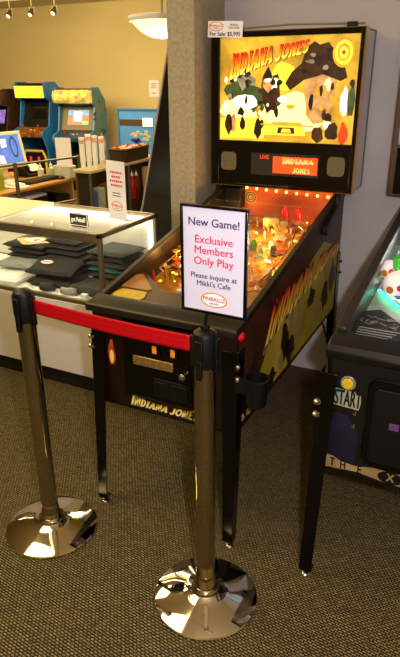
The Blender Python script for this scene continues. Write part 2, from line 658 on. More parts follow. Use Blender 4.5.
# lock bar across the front, side rails, glass
metal_dark = mat('bronze_black_metal', '2a241d', 0.38, 0.5, noise=.15, scale=25)
mb = MB()
mb.prism([(-.03, .862), (-.03, .885), (-.02, .893), (.06, .903), (.066, .895), (.066, .872)], 'x', -W - .008, W + .008)
mb.build('lockbar', metal_dark, ij, bevel=.004)
for s in (-1, 1):
    mb = MB()
    mb.prism([(.062, zr(.062) - .02), (.062, zr(.062) + .002), (1.15, zr(1.15) + .002), (1.15, zr(1.15) - .02)], 'x', s * (W - .018), s * (W + .005))
    mb.build('side_rail', metal_dark, ij, bevel=.003)
mb = MB()
gx = W - .022
mb.add([(-gx, .06, zr(.06) - .008), (gx, .06, zr(.06) - .008), (gx, 1.15, zr(1.15) - .008), (-gx, 1.15, zr(1.15) - .008)], [(0, 1, 2, 3)])
pglass = mb.build('playfield_glass', PFGLASS, ij)

# flipper button, hinge, cup holder
mb = MB()
mb.cyl((W - .002, .022, .852), (W + .008, .022, .852), .017)
mb.cyl((W + .008, .022, .852), (W + .013, .022, .852), .011)
mb.build('flipper_button', mat('red_button', 'd8141c', 0.25), ij, bevel=.001)
mb = MB()
mb.box(W, W + .004, -.002, .004, .70, .80)
mb.build('warning_label', mat('rust_label', '8a3a20', 0.5, noise=.3, scale=90), ij)
for s in (-1, 1):
    mb = MB()
    mb.prism([(.95, 1.0), (.975, .985), (1.0, .99), (1.30, 1.15), (1.30, 1.19), (1.17, 1.19), (1.12, 1.10), (.95, 1.03)], 'x', s * (W + .003), s * (W + .022))
    mb.build('backbox_hinge', mat('hinge_metal', '231c1a', 0.45, 0.4, noise=.1), ij, bevel=.003)
mb = MB()
cx, cy, ztop = .375, -.005, .715
mb.lathe([(.028, -.1), (.036, -.09), (.041, 0), (.045, .003), (.045, .009), (.037, .009), (.033, -.085), (.002, -.088)], (cx, cy, ztop), 32)
mb.box(W - .002, cx - .035, cy - .012, cy + .012, ztop - .06, ztop - .005)
mb.build('cup_holder', black_matte, ij)

# legs: angle steel, splayed, with bolts and levellers
def make_leg(parent, cx, cy, sx, sy, ztop, foot, m, boltm, zb=(.0, .045), wtop=.062, wbot=.040):
    """corner (cx, cy) outside edge; flanges run inward (-sx, -sy directions)"""
    mb = MB()
    fx, fy = foot
    n = 6
    rings = []
    for i in range(n + 1):
        t = i / n
        z = ztop + (.028 - ztop) * t
        x = cx + (fx - cx) * t
        y = cy + (fy - cy) * t
        w = wtop + (wbot - wtop) * t
        th = .004
        prof = [(x, y), (x - sx * w, y), (x - sx * w, y - sy * th), (x - sx * th, y - sy * th), (x - sx * th, y - sy * w), (x, y - sy * w)]
        rings.append([(a, b, z) for a, b in prof])
    vs = [p for r in rings for p in r]
    fs = []
    for i in range(n):
        for k in range(6):
            l = (k + 1) % 6
            fs.append((i * 6 + k, i * 6 + l, (i + 1) * 6 + l, (i + 1) * 6 + k))
    fs += [tuple(range(6)), tuple(n * 6 + k for k in range(5, -1, -1))]
    mb.add(vs, fs)
    px, py = fx - sx * wbot * .45, fy - sy * wbot * .45
    mb.box(min(fx, fx - sx * wbot), max(fx, fx - sx * wbot), min(fy, fy - sy * wbot), max(fy, fy - sy * wbot), .026, .03)
    leg = mb.build('leg', m, parent, bevel=.0015)
    mb = MB()
    mb.lathe([(.017, 0), (.018, .003), (.012, .009), (.005, .011), (.005, .03)], (px, py, 0), 16)
    mb.build('leveller_foot', steel, leg)
    for dz in zb:
        t = (dz + .05) / ztop
        bx, by = cx + (fx - cx) * t - sx * .006, cy + (fy - cy) * t - sy * .006
        mb = MB()
        d = Vector((sx, sy, 0)).normalized()
        p = Vector((bx, by, ztop - .05 - dz))
        mb.cyl(p, p + d * .012, .012, n=6)
        mb.sphere(p + d * .012, .009, 12)
        mb.build('bolt', boltm, leg)
    return leg


O_ = .006
make_leg(ij, -W - O_, -O_, -1, -1, .80, (-W - .0, -.055), black_gloss, chrome, (.0, .04))
make_leg(ij, W + O_, -O_, 1, -1, .80, (W + .018, -.06), black_gloss, chrome, (.0, .045))
make_leg(ij, -W - O_, 1.32 + O_, -1, 1, .82, (-W - .01, 1.36), black_gloss, chrome, (.0, .06))
make_leg(ij, W + O_, 1.32 + O_, 1, 1, .82, (W + .01, 1.36), black_gloss, chrome, (.0, .06))

# ---- backbox
BB0, BB1, BV0, BV1, BW = 1.150, 1.854, 1.165, 1.394, .362
N0 = set(bpy.data.objects)
mb = MB()
mb.box(-BW, -BW + .02, BV0 + .012, BV1, BB0, BB1)
mb.box(BW - .02, BW, BV0 + .012, BV1, BB0, BB1)
mb.box(-BW + .02, BW - .02, BV1 - .015, BV1, BB0, BB1)
mb.box(-BW + .02, BW - .02, BV0 + .012, BV1 - .015, BB0, BB0 + .018)
mb.box(-BW + .02, BW - .02, BV0 + .012, BV1 - .015, BB1 - .018, BB1)
bbox = mb.build('backbox', mat('backbox_laminate', '191413', 0.28, noise=.25, scale=10), ij, bevel=.002)
gold = mat('gold_trim', 'c9a24a', 0.12, 1.0)
mb = MB()
mb.box(-BW - .004, -BW + .038, BV0 - .004, BV0 + .014, BB0, BB1)
mb.box(BW - .016, BW + .004, BV0 - .004, BV0 + .014, BB0, BB1)
mb.box(-BW + .038, BW - .016, BV0 - .004, BV0 + .014, BB1 - .024, BB1)
mb.box(-BW + .038, BW - .016, BV0 - .004, BV0 + .014, BB0, BB0 + .012)
mb.build('front_frame', black_gloss, ij, bevel=.003)
mb = MB()
mb.box(-BW - .007, -BW - .0035, BV0 - .006, BV0 + .03, BB0 - .003, BB1 + .003)
mb.box(BW + .0035, BW + .007, BV0 - .006, BV0 + .05, BB0 - .003, BB1 + .003)
mb.box(-BW - .0035, BW + .0035, BV0 - .006, BV0 + .02, BB1, BB1 + .003)
mb.box(-BW - .0035, BW + .0035, BV0 - .006, BV0 + .02, BB0 - .003, BB0)
mb.build('metal_trim', gold, ij)
mb = MB()
mb.box(BW + .0005, BW + .003, BV0 + .012, BV1 - .05, BB0 + .01, BB1 - .01)
mb.build('mirror_side', mat('polished_side', 'b9b2b4', 0.12, 0.95, noise=.15, scale=5), bbox)

# lit artwork panel
AX0, AX1, AZ0, AZ1 = -.325, .345, 1.372, 1.832
mb = MB()
mb.box(AX0 - .004, AX1 + .004, BV0 + .010, BV0 + .016, AZ0 - .004, AZ1 + .004)
L = lambda n, c, e, **k: mat(n, c, 0.4, emit=e, **k)
glassart = mb.build('backglass', L('lit_gold', 'f2c53c', .76, col2='8c6412', scale=6, detail=8), ij)
mb = MB()
mb.T = frame((0, BV0 + .0095, 0), (1, 0, 0), (0, 0, 1))
rng = random.Random(11)
lit = [L('lit_pale', 'fff0a0', 1.0, noise=.05, scale=9), L('lit_amber', 'c99a2a', .75, noise=.3, scale=18), L('lit_brown', '46290f', .6, col2='1c0f06', scale=22),
       L('lit_black', '1a110a', .5, noise=.3), L('lit_tan', 'cfa060', .85, col2='9a6a38', scale=26), L('lit_white', 'fff8dc', 1.0, noise=.08, scale=30),
       L('lit_green', '4a5a2c', .6, col2='2a3a20', scale=26), L('lit_grey', 'a59a80', .75, col2='6a6252', scale=24), L('lit_red', 'c03a16', .8, noise=.2), L('lit_yellow', 'ffd83a', 1.0, noise=.1, scale=12)]
# sky glow, haze on the left
flat(mb, blob(rng, .06, 1.50, .16, .09, 16, .15), .0002, 0)
flat(mb, blob(rng, -.22, 1.50, .09, .08, 16, .2), .0003, 0)
flat(mb, blob(rng, .0, 1.66, .07, .06, 14, .2), .00035, 9)
# dark flat topped table mountain with overhanging ledge, above a sunlit canyon wall
flat(mb, [(.11, 1.655), (.10, 1.60), (.115, 1.54), (.12, 1.49), (.155, 1.455), (.20, 1.46), (.235, 1.52), (.25, 1.58), (.255, 1.66), (.20, 1.685)], .0006, 4)
flat(mb, [(.01, 1.632), (.035, 1.60), (.10, 1.645), (.19, 1.668), (.27, 1.64), (.30, 1.655), (.285, 1.70), (.25, 1.715), (.235, 1.765), (.205, 1.80), (.165, 1.79), (.14, 1.805), (.105, 1.78), (.085, 1.715), (.04, 1.68)], .0008, 2)
for k in range(16):
    flat(mb, blob(rng, rng.uniform(.125, .24), rng.uniform(1.48, 1.64), rng.uniform(.006, .014), rng.uniform(.012, .035), 7, .4), .0010 + k * 1e-5, rng.choice((2, 1, 0, 4)))
for k in range(8):
    flat(mb, blob(rng, rng.uniform(.06, .25), rng.uniform(1.67, 1.78), rng.uniform(.012, .03), rng.uniform(.006, .014), 7, .4), .0010 + k * 1e-5, rng.choice((3, 2, 7)))
# medallion sun
for r_, c_ in ((.062, 1), (.05, 9), (.036, 1), (.024, 9)):
    flat(mb, ellipse(.275, 1.757, r_ * .8, r_), .0012 + (.07 - r_) * .01, c_)
flat(mb, ellipse(.275, 1.757, .008, .01), .002, 8)
# boulders and jungle, left
flat(mb, blob(rng, -.20, 1.63, .06, .05, 14, .2), .0008, 7)
flat(mb, blob(rng, -.25, 1.60, .05, .04, 12, .3), .0010, 6)
flat(mb, blob(rng, -.15, 1.57, .06, .06, 13, .3), .0009, 6)
flat(mb, blob(rng, -.19, 1.545, .07, .03, 12, .3), .0012, 5)
flat(mb, blob(rng, -.06, 1.60, .05, .09, 13, .3), .0010, 2)
flat(mb, blob(rng, -.07, 1.63, .028, .04, 11, .3), .0013, 4)
for k in range(26):
    flat(mb, blob(rng, rng.uniform(-.30, -.02), rng.uniform(1.49, 1.69), rng.uniform(.006, .02), rng.uniform(.008, .022), 7, .4), .0014 + k * 1e-5, rng.choice((3, 5, 6, 7, 2, 5)))
# dark standing stones on the sand, bottom left and right
flat(mb, [(-.32, 1.38), (-.05, 1.38), (-.03, 1.44), (-.12, 1.48), (-.32, 1.47)], .0007, 9)
for (a, b, s, t, c) in ((-.275, 1.45, .02, .05, 2), (-.25, 1.45, .014, .045, 4), (-.20, 1.445, .014, .032, 3), (-.12, 1.43, .02, .045, 3), (-.10, 1.45, .012, .02, 2),
                        (.245, 1.425, .03, .04, 2), (.225, 1.45, .022, .022, 5), (.225, 1.485, .02, .02, 3), (.30, 1.41, .022, .05, 8), (.295, 1.55, .018, .06, 5), (.325, 1.56, .018, .07, 6), (.325, 1.63, .012, .016, 2),
                        (.04, 1.53, .022, .012, 1), (.0, 1.56, .03, .012, 5), (.18, 1.41, .03, .035, 2)):
    flat(mb, blob(rng, a, b, s, t, 12, .22), .0018 + abs(a) * .001, c)
# stepped stone temple in gold, bottom centre
for (a0, a1, b0, b1, c) in ((-.09, .14, 1.378, 1.40, 1), (-.07, .12, 1.40, 1.445, 9), (-.055, .105, 1.445, 1.46, 1), (-.03, .08, 1.46, 1.475, 0), (-.02, .07, 1.408, 1.436, 2), (.0, .05, 1.413, 1.43, 9)):
    flat(mb, [(a0, b0), (a1, b0), (a1 - .006, b1), (a0 + .006, b1)], .0022 + (b0 - 1.37) * .01, c)
flat(mb, [(-.105, 1.445), (.16, 1.44), (.16, 1.446), (-.105, 1.451)], .0036, 1)
art = mb.build('printed_art', lit, glassart, smooth=False)
mb = MB()
mb.T = frame((0, BV0 + .0058, 0), (1, 0, 0), (0, 0, 1))


def warp_bg(x, y):
    xx = max(0.0, min(1.0, x))
    return -.275 + .385 * x + .02 * y * (1 - .5 * x), 1.645 + .115 * x + .012 * math.sin(xx * math.pi) + (.105 - .06 * xx + .012 * (2 * xx - 1) ** 4) * y


letters(mb, 'INDIANA JONES', warp_bg, ink=0, shadow=1, dz=.0004, thick=.0003)
mb.build('lettering', [title_ink_lit, black], glassart, smooth=False)

# speaker panel
mb = MB()
mb.box(-BW + .03, BW - .014, BV0 - .002, BV0 + .02, BB0 + .012, AZ0 - .003)
spk = mb.build('speaker_panel', black_gloss, ij, bevel=.002)
grille = mat('speaker_cloth', '57503a', 0.7, noise=.3, scale=180)
for a in (-.268, .283):
    mb = MB()
    pts = [(a + .042 * math.copysign(abs(math.cos(t)) ** .45, math.cos(t)), 1.268 + .045 * math.copysign(abs(math.sin(t)) ** .45, math.sin(t))) for t in [2 * math.pi * i / 28 for i in range(28)]]
    mb.prism(pts, 'y', BV0 - .004, BV0 - .001)
    mb.build('speaker', grille, spk)
mb = MB()
mb.box(-.145, .20, BV0 - .0045, BV0 - .001, 1.21, 1.315)
disp = mb.build('display', mat('display_dark', '2d2a2c', 0.15), spk)
mb = MB()
mb.T = frame((0, BV0 - .005, 0), (1, 0, 0), (0, 0, 1))
flat(mb, [(-.03, 1.222), (.195, 1.222), (.195, 1.302), (-.03, 1.302)], 0, 0)
mb.build('display_card', mat('orange_card', 'e0561c', 0.4, emit=.42, noise=.12, scale=40), spk, smooth=False)
mb = MB()
mb.T = frame((0, BV0 - .0055, 0), (1, 0, 0), (0, 0, 1))
DL = [grad_mat('display_ink', [(0, 'ffe0a0'), (1, 'f8b040')], emit=.5), mat('display_shadow', '7a1c0a', .5)]
letters(mb, 'INDIANA', lambda x, y: (.02 + .155 * x, 1.268 + .004 * x + (.030 - .01 * x) * y), ink=0, shadow=1)
mb.build('lettering', DL, spk, smooth=False)
mb = MB()
mb.T = frame((0, BV0 - .0055, 0), (1, 0, 0), (0, 0, 1))
letters(mb, 'JONES', lambda x, y: (.075 + .085 * x, 1.228 + (.026 - .004 * x) * y), ink=0, shadow=1)
mb.build('lettering', DL, spk, smooth=False)
mb = MB()
mb.T = frame((0, BV0 - .005, 0), (1, 0, 0), (0, 0, 1))
text(mb, 'LIVE', .026, -.075, 1.295, 0, .0002, .03)
mb.build('display_text', mat('display_red', 'd8481a', .4, emit=.4), spk, smooth=False)

# carrying bar and latch clips on top
mb = MB()
mb.tube([(-.27, 1.25, BB1 + .018), (.0, 1.25, BB1 + .028), (.34, 1.25, BB1 + .02)], .004)
mb.build('top_bar', mat('tan_bar', '8a765a', .5, noise=.1), ij)
for a in (-.285, .262):
    mb = MB()
    mb.box(a, a + .045, 1.235, 1.265, BB1, BB1 + .028)
    mb.build('top_clip', black_matte, ij, bevel=.003)

# settle the head box on the body: overall size and seat
MS = Matrix.Translation((.022, 1.11, 1.160)) @ Matrix.Scale(.981, 4) @ Matrix.Translation((0, -1.165, -1.150))
for o in set(bpy.data.objects) - N0:
    o.data.transform(MS)

# ---- playfield
mb = MB()
mb.prism([(.02, pz(.02) - .012), (.02, pz(.02)), (1.30, pz(1.30)), (1.30, pz(1.30) - .012)], 'x', -W + .019, W - .019)
pf = mb.build('playfield', mat('playfield_print', '7a3a12', 0.3, col2='d89a38', scale=22, detail=6), ij)
slope = math.atan(.14)


def pfT(u, v, h=0.0, rz=0.0):
    return Matrix.Translation((u, v, pz(v, h))) @ Matrix.Rotation(slope, 4, 'X') @ Matrix.Rotation(rz, 4, 'Z')


mb = MB()
mb.box(-W + .0185, W - .0185, 1.225, 1.24, .97, 1.143)
bp = mb.build('back_panel', mat('orange_panel', 'a8401a', 0.45, col2='c8561c', scale=9), pf)
mb = MB()
mb.T = frame((-.165, 1.2245, 1.082), (1, 0, 0), (0, 0, 1))
flat(mb, ellipse(0, 0, .034, .034), 0, 0)
ring(mb, 0, 0, .029, .029, .006, .0006, 1)
ring(mb, 0, 0, .016, .016, .005, .0006, 1)
mb.build('round_emblem', [mat('emblem_gold', 'c09040', .5), mat('emblem_brown', '5a2a10', .5)], pf, smooth=False)
bulbm = mat('amber_bulb', 'ffb23c', 0.3, emit=14)
for k in range(9):
    a = -.18 + .0535 * k
    mb = MB()
    mb.sphere((a, 1.205, 1.133 - .002 * k), .0062, 10)
    mb.build('bulb', bulbm, pf)
mb = MB()
mb.box(-W + .02, -.195, 1.16, 1.22, 1.03, 1.135)
mb.build('ramp_cover', black_matte, pf, bevel=.004)

# apron: bronze plate with triangular shields and a yellow instruction card
mb = MB()
mb.T = pfT(0, 0, .076)
mb.prism([(-.279, .075), (.279, .075), (.279, .29), (.24, .31), (.10, .185), (-.10, .185), (-.24, .31), (-.279, .29)], 'z', -.06, .002)
apron = mb.build('apron', mat('bronze_apron', '4a3018', 0.4, col2='2b1b0e', scale=12), pf, bevel=.002)
tri = mat('tan_shield', '8f5c28', 0.45, col2='a87838', scale=20)
for s in (-1, 1):
    mb = MB()
    mb.T = pfT(0, 0, .0785)
    mb.prism([(s * .274, .165), (s * .274, .275), (s * .245, .29), (s * .14, .18), (s * .15, .165)], 'z', 0, .003)
    mb.build('shield', tri, apron, bevel=.002)
    mb = MB()
    mb.T = pfT(s * .20, .115, .0785)
    mb.prism([(-.062, -.03), (.062, -.03), (.07, -.012), (.055, .034), (-.055, .034), (-.07, -.012)], 'z', 0, .003)
    mb.build('instruction_card', mat('yellow_card', 'd8b81e', .5, col2='b89414', scale=40), apron, bevel=.001)

rng = random.Random(21)
glow_a = mat('lit_insert_amber', 'ffb030', 0.3, emit=4.0)
glow_w = mat('lit_insert_white', 'ffe0a0', 0.3, emit=5.0)
glow_r = mat('lit_insert_red', 'ff3a14', 0.3, emit=1.6)
red_pl = mat('red_plastic', 'c8141a', 0.25)
grn_pl = mat('green_plastic', '2c6a3a', 0.3, noise=.2)
yel_pl = mat('yellow_plastic', 'd8b030', 0.3, noise=.1)
tan_pl = mat('printed_plastic', 'c8803a', 0.3, col2='7a3a16', scale=60)
org_pl = mat('orange_plastic', 'd86a1c', .3, noise=.2, scale=60)
dk_pl = mat('dark_plastic', '2a1a10', .3, noise=.4)
rub = mat('white_rubber', 'e8dcc8', 0.5)
# flat inserts in the playfield
n = 0
for k in range(200):
    a, b = rng.uniform(-.24, .24), rng.uniform(.36, 1.0)
    if n >= 44:
        break
    n += 1
    mb = MB()
    mb.T = pfT(a, b)
    r_ = rng.uniform(.004, .0085)
    mb.cyl((0, 0, 0), (0, 0, .002), r_, n=12)
    mb.build('insert', rng.choice((glow_a, glow_a, glow_w, glow_r)), pf)
# printed plastics on posts
for k in range(34):
    s = rng.choice((-1, 1))
    a, b = s * rng.uniform(.08, .25), rng.uniform(.42, 1.12)
    mb = MB()
    mb.T = pfT(a, b, rng.uniform(.022, .045), rng.uniform(0, 6.28))
    mb.prism(blob(rng, 0, 0, rng.uniform(.014, .034), rng.uniform(.008, .02), 7, .3), 'z', 0, .003)
    mb.build('plastic', rng.choice((tan_pl, tan_pl, dk_pl, yel_pl, grn_pl, red_pl, dk_pl)), pf)
for k in range(84):
    a, b = rng.uniform(-.26, .26), rng.uniform(.38, 1.15)
    mb = MB()
    mb.T = pfT(a, b)
    h = rng.uniform(.022, .05)
    mb.lathe([(.005, 0), (.005, h * .5), (.007, h * .55), (.007, h * .7), (.004, h * .75), (.004, h), (.002, h + .004)], (0, 0, 0), 8)
    mb.build('post', rng.choice((red_pl, yel_pl, rub, steel)), pf)
# pop bumpers
for (a, b) in ((-.03, .90), (.09, .98), (-.13, 1.0)):
    mb = MB()
    mb.T = pfT(a, b)
    mb.lathe([(.03, 0), (.033, .012), (.024, .014), (.024, .04)], (0, 0, 0), 20)
    bm_ = mb.build('pop_bumper', mat('bumper_body', 'e8c080', .35, emit=.25), pf)
    mb = MB()
    mb.T = pfT(a, b, .04)
    mb.lathe([(.036, 0), (.038, .006), (.032, .014), (.01, .018)], (0, 0, 0), 20)
    mb.build('bumper_cap', mat('bumper_cap', 'c88a3a', .25, emit=.25, noise=.5, scale=60), pf)
# crowded left lane
for k in range(26):
    a, b = rng.uniform(-.26, -.06), rng.uniform(.34, .78)
    h = rng.uniform(.03, .085)
    mb = MB()
    mb.T = pfT(a, b, h, rng.uniform(0, 6.28))
    mb.prism(blob(rng, 0, 0, rng.uniform(.012, .03), rng.uniform(.008, .016), 7, .3), 'z', 0, .003)
    mb.cyl((0, 0, -h), (0, 0, 0), .003, n=6)
    mb.build('plastic', rng.choice((tan_pl, org_pl, red_pl, yel_pl, org_pl, dk_pl)), pf)
# flippers
for s in (-1, 1):
    mb = MB()
    mb.T = pfT(s * .085, .30, .012, R(-28) * s + (0 if s < 0 else math.pi))
    mb.prism([(-.012, -.011), (.0, -.013), (.07, -.007), (.076, 0), (.07, .007), (.0, .013), (-.012, .011)], 'z', 0, .02)
    mb.build('flipper', rub, pf, bevel=.002)
    mb = MB()
    mb.T = pfT(s * .15, .46, .004, 0)
    mb.prism([(s * .0, 0), (s * .055, .04), (s * .05, .13)], 'z', 0, .028)
    mb.build('slingshot', tan_pl, pf, bevel=.003)
# wire and chrome ramps
def ramp(pts, r=.0035, gap=.018, name='wire_ramp'):
    mb = MB()
    for dx in (-gap, gap):
        mb.tube([(a + dx, b, pz(b, h)) for a, b, h in pts], r, 6)
    for a, b, h in pts[::2]:
        mb.tube([(a - gap, b, pz(b, h)), (a, b, pz(b, h) - .014), (a + gap, b, pz(b, h))], r * .7, 6)
    mb.build(name, chrome, pf)


ramp([(.22 + .02 * math.sin(t * .5), .40 + .07 * t, .05 + .004 * t) for t in range(9)])
ramp([(-.23, .42 + .07 * t, .05 + .003 * t) for t in range(9)])
mb = MB()
mb.T = pfT(0, 1.10, .05)
mb.prism([(-.20, -.03), (.20, -.045), (.21, -.01), (.0, .03), (-.20, .03)], 'z', 0, .004)
mb.prism([(-.20, -.03), (.20, -.045), (.20, -.040), (-.20, -.025)], 'z', .004, .022)
mb.build('metal_ramp', steel, pf)
# red domes, truck, statues, clear tower near the top
for (a, b) in ((.07, 1.10), (.138, 1.10)):
    mb = MB()
    mb.T = pfT(a, b, .10)
    mb.lathe([(.018, -.045), (.018, .0), (.015, .012), (.006, .02)], (0, 0, 0), 16)
    mb.build('flasher_dome', mat('red_dome', 'd01414', .2, emit=.25), pf)
mb = MB()
mb.T = pfT(.05, 1.03, .056, .15)
mb.box(-.06, .02, -.02, .02, 0, .035)
mb.box(.02, .055, -.018, .018, 0, .024)
mb.box(-.055, .015, -.0205, .0205, .035, .04)
for wx in (-.04, .0, .04):
    mb.cyl((wx, -.024, 0), (wx, .024, 0), .011, n=12)
mb.build('toy_truck', mat('khaki_plastic', '8a7a4a', .4, noise=.2), pf, bevel=.002)
mb = MB()
mb.T = pfT(-.09, .80)
mb.lathe([(.035, 0), (.035, .07), (.03, .075)], (0, 0, 0), 20)
mb.build('toy_tower', mat('tower_plastic', 'b87a30', .25, noise=.5, scale=40), pf)
for (a, b, c) in ((.02, .83, grn_pl), (.06, .80, yel_pl), (.10, .84, mat('white_plastic', 'e8e0d0', .3)), (-.02, .76, grn_pl), (.13, .79, black_matte), (.0, .70, red_pl), (-.16, .60, red_pl), (-.10, .52, red_pl), (.06, .62, tan_pl), (-.05, .60, tan_pl)):
    mb = MB()
    mb.T = pfT(a, b, 0, rng.uniform(-.6, .6))
    mb.prism([(-.016, 0), (.016, 0), (.014, .03), (.008, .055), (-.009, .05), (-.015, .025)], 'y', -.006, .006)
    mb.build('target', c, pf, bevel=.002)
# general illumination under the glass
for (a, b, e) in ((-.14, .72, 1.1), (.14, .70, 1.3), (0, .95, 1.2), (-.2, .55, .8), (-.2, 1.08, .6), (.2, 1.05, .7), (0, .5, .5)):
    d = bpy.data.lights.new('playfield_lamp', 'POINT')
    d.energy = e
    d.color = (1.0, .50, .12)
    d.shadow_soft_size = .02
    o = bpy.data.objects.new('playfield_lamp', d)
    COL.objects.link(o)
    o.location = (a, b, pz(b, .07))
    o.parent = ij

# price card stuck on the backbox
mb = MB()
mb.T = frame((-.262, 1.095, 1.862), (1, 0, -.04), (0, 0, 1))
flat(mb, [(-.088, -.034), (.088, -.034), (.088, .034), (-.088, .034)], 0, 0)
flat(mb, [(-.088, -.034), (.088, -.034), (.088, .034), (-.088, .034)][::-1], -.001, 0)
logo(mb, -.045, .012, .075, .0004, 0, 3, 1, 2)
mb.mi = 2
text(mb, 'For Sale: $5,995', .024, 0, -.02, .0004, .0002, .03)
text(mb, 'PINBALL', .012, .045, .018, .0004, .0002, .01)
text(mb, 'MACHINE', .012, .045, .006, .0004, .0002, .01)
red_ink = mat('red_ink', 'cf1f33', .5)
dark_ink = mat('dark_ink', '1c1a2a', .5)
tag(mb.build('price_card', [white_paper, red_ink, dark_ink, mat('yellow_ink_flat', 'f0c030', .5)], smooth=False), 'small white price card on the upper corner of the amber backglass', 'card')

# power cord
mb = MB()
pts = []
P = [(.20, 1.325, .53), (.222, 1.318, .46), (.255, 1.312, .38), (.288, 1.31, .28), (.30, 1.31, .15), (.305, 1.31, .02), (.34, 1.30, .006), (.46, 1.30, .006)]
for i in range(len(P) - 1):
    for t in range(4):
        pts.append(Vector(P[i]).lerp(Vector(P[i + 1]), t / 4))
pts.append(Vector(P[-1]))
for _ in range(2):
    pts = [pts[0]] + [(pts[i - 1] + pts[i] * 2 + pts[i + 1]) / 4 for i in range(1, len(pts) - 1)] + [pts[-1]]
mb.tube(pts, .005, 8)
mb.build('power_cord', black_matte, ij)

# ------------------------------------------------------------------ the neighbouring pinball machine, mostly cut by the frame
XC = .915                        # centre line
xr = lambda v: .917 + .185 * v
xp = lambda v, h=0.0: .825 + .13 * v + h
x = thing('pinball_machine', 'black pinball machine with yellow start button and white lit playfield, by the grey wall', 'pinball machine', (XC, 0, 0))
XW = .295
mb = MB()
side = [(0, .435), (0, .868), (.05, .90), (1.165, min(1.12, xr(1.165) - .012)), (1.165, 1.148), (1.32, 1.148), (1.32, .50)]
mb.prism(side, 'x', -XW, -XW + .018)
mb.prism(side, 'x', XW - .018, XW)
mb.prism([(0, .435), (0, .868), (.018, .868), (.018, .435)], 'x', -XW + .018, XW - .018)
mb.prism([(1.302, .5), (1.302, 1.145), (1.32, 1.145), (1.32, .5)], 'x', -XW + .018, XW - .018)
mb.prism([(.018, .45), (.018, .46), (1.302, .52), (1.302, .51)], 'x', -XW + .018, XW - .018)
xcab = mb.build('cabinet', mat('worn_black_laminate', '080709', 0.35, spec=.3, noise=.3, scale=14), x, bevel=.002)
night = mat('night_sky_print', '08070d', 0.4, col2='1e1b40', scale=5)
halo = mat('halo_print', '5b8a8c', 0.5, col2='a89a6a', scale=12)
goldp = mat('pale_gold_print', 'a88f5e', 0.45, col2='7a6238', scale=14)
inkd = mat('print_black', '070606', 0.4)
mb = MB()
mb.T = frame((0, -.0005, 0), (1, 0, 0), (0, 0, 1))
flat(mb, [(-.290, .44), (.290, .44), (.290, .86), (-.290, .86)], 0, 3)
flat(mb, [(-.290, .48), (-.19, .48), (-.19, .60), (-.23, .66), (-.290, .66)], .0002, 0)
flat(mb, [(-.289, .69), (-.195, .685), (-.19, .71), (-.193, .745), (-.289, .75)], .0003, 1)
flat(mb, [(-.288, .44), (-.288, .497), (-.26, .495), (-.235, .482), (-.19, .477), (-.14, .486), (-.09, .492), (.29, .492), (.29, .44)], .0003, 2)
flat(mb, [(-.288, .44), (-.288, .447), (-.18, .456), (-.12, .449), (-.08, .443), (.29, .443), (.29, .44)], .0005, 3)
flat(mb, ellipse(-.072, .466, .040, .024), .0007, 3)
mb.mi = 3
text(mb, 'START', .078, -.232, .716, .0007, .0002, .016, sx=.37)
for s, a, b in (('T', -.262, .470), ('H', -.226, .468), ('E', -.172, .466)):
    text(mb, s, .046, a, b, .0007, .0002, .02, sx=.62)
mb.mi = 2
text(mb, 'X', .042, -.072, .466, .0012, .0002, .02, sx=.8)
mb.build('front_art', [night, halo, goldp, inkd], xcab, smooth=False)
mb = MB()
pts = [(-.172, .52), (-.172, .79), (-.15, .815), (.19, .815), (.19, .52), (.165, .495), (-.15, .495)]
mb.prism(pts, 'y', -.014, 0)
xd = mb.build('coin_door', black_gloss, x, bevel=.005)
mb = MB()
mb.prism([(-.15, .535), (-.15, .77), (-.137, .785), (.165, .785), (.165, .52), (-.137, .52)], 'y', -.02, -.013)
mb.build('door_panel', black_matte, xd, bevel=.004)
mb = MB()
mb.box(-.095, -.065, -.0225, -.0195, .655, .678)
mb.build('door_sticker', mat('purple_sticker', '5a3a6a', .4, noise=.6, scale=220), xd)  # small purple sticker on the coin door, not a light
for a, b in ((-.205, .672), (-.205, .625)):
    mb = MB()
    mb.cyl((a, -.001, b), (a, -.006, b), .006, n=12)
    mb.build('screw', steel, xcab)
mb = MB()
mb.cyl((-.235, 0, .775), (-.235, -.006, .775), .024, n=28)
sb = mb.build('start_button', mat('grey_button_ring', '9a988c', .3, .5), x, bevel=.001)
mb = MB()
mb.cyl((-.235, -.005, .775), (-.235, -.014, .775), .018, n=28)
mb.build('button_cap', mat('yellow_button', 'c8a81e', .25, noise=.08), sb, bevel=.003)
mb = MB()
mb.prism([(-.03, .862), (-.035, .885), (-.02, .905), (.045, .922), (.058, .922), (.058, .88), (.05, .862)], 'x', -XW - .012, XW + .012)
mb.build('lockbar', mat('black_bar_metal', '120f0d', .35, .3, noise=.2, scale=20), x, bevel=.006)
for s in (-1, 1):
    mb = MB()
    mb.prism([(.055, xr(.055) - .035), (.055, xr(.055) + .008), (1.15, xr(1.15) + .008), (1.15, xr(1.15) - .035)], 'x', s * (XW - .026), s * (XW + .006))
    mb.build('side_rail', mat('brown_black_metal', '241d17', .42, .3, noise=.15), x, bevel=.004)
mb = MB()
gx = XW - .024
mb.add([(-gx, .055, xr(.055) - .006), (gx, .055, xr(.055) - .006), (gx, 1.15, xr(1.15) - .006), (-gx, 1.15, xr(1.15) - .006)], [(0, 1, 2, 3)])
mb.build('playfield_glass', PFGLASS, x)
make_leg(x, -XW - .030, -.012, -1, -1, .80, (-XW - .036, -.065), black_gloss, mat('brass_bolt', 'd8ccb8', .25, .95), (.055, .10), .056, .044)
make_leg(x, XW + .012, -.012, 1, -1, .80, (XW + .02, -.065), black_gloss, MATS['brass_bolt'], (.055, .10), .046, .044)
make_leg(x, -XW - .008, 1.326, -1, 1, .82, (-XW - .014, 1.325), black_gloss, MATS['brass_bolt'], (.0, .06))
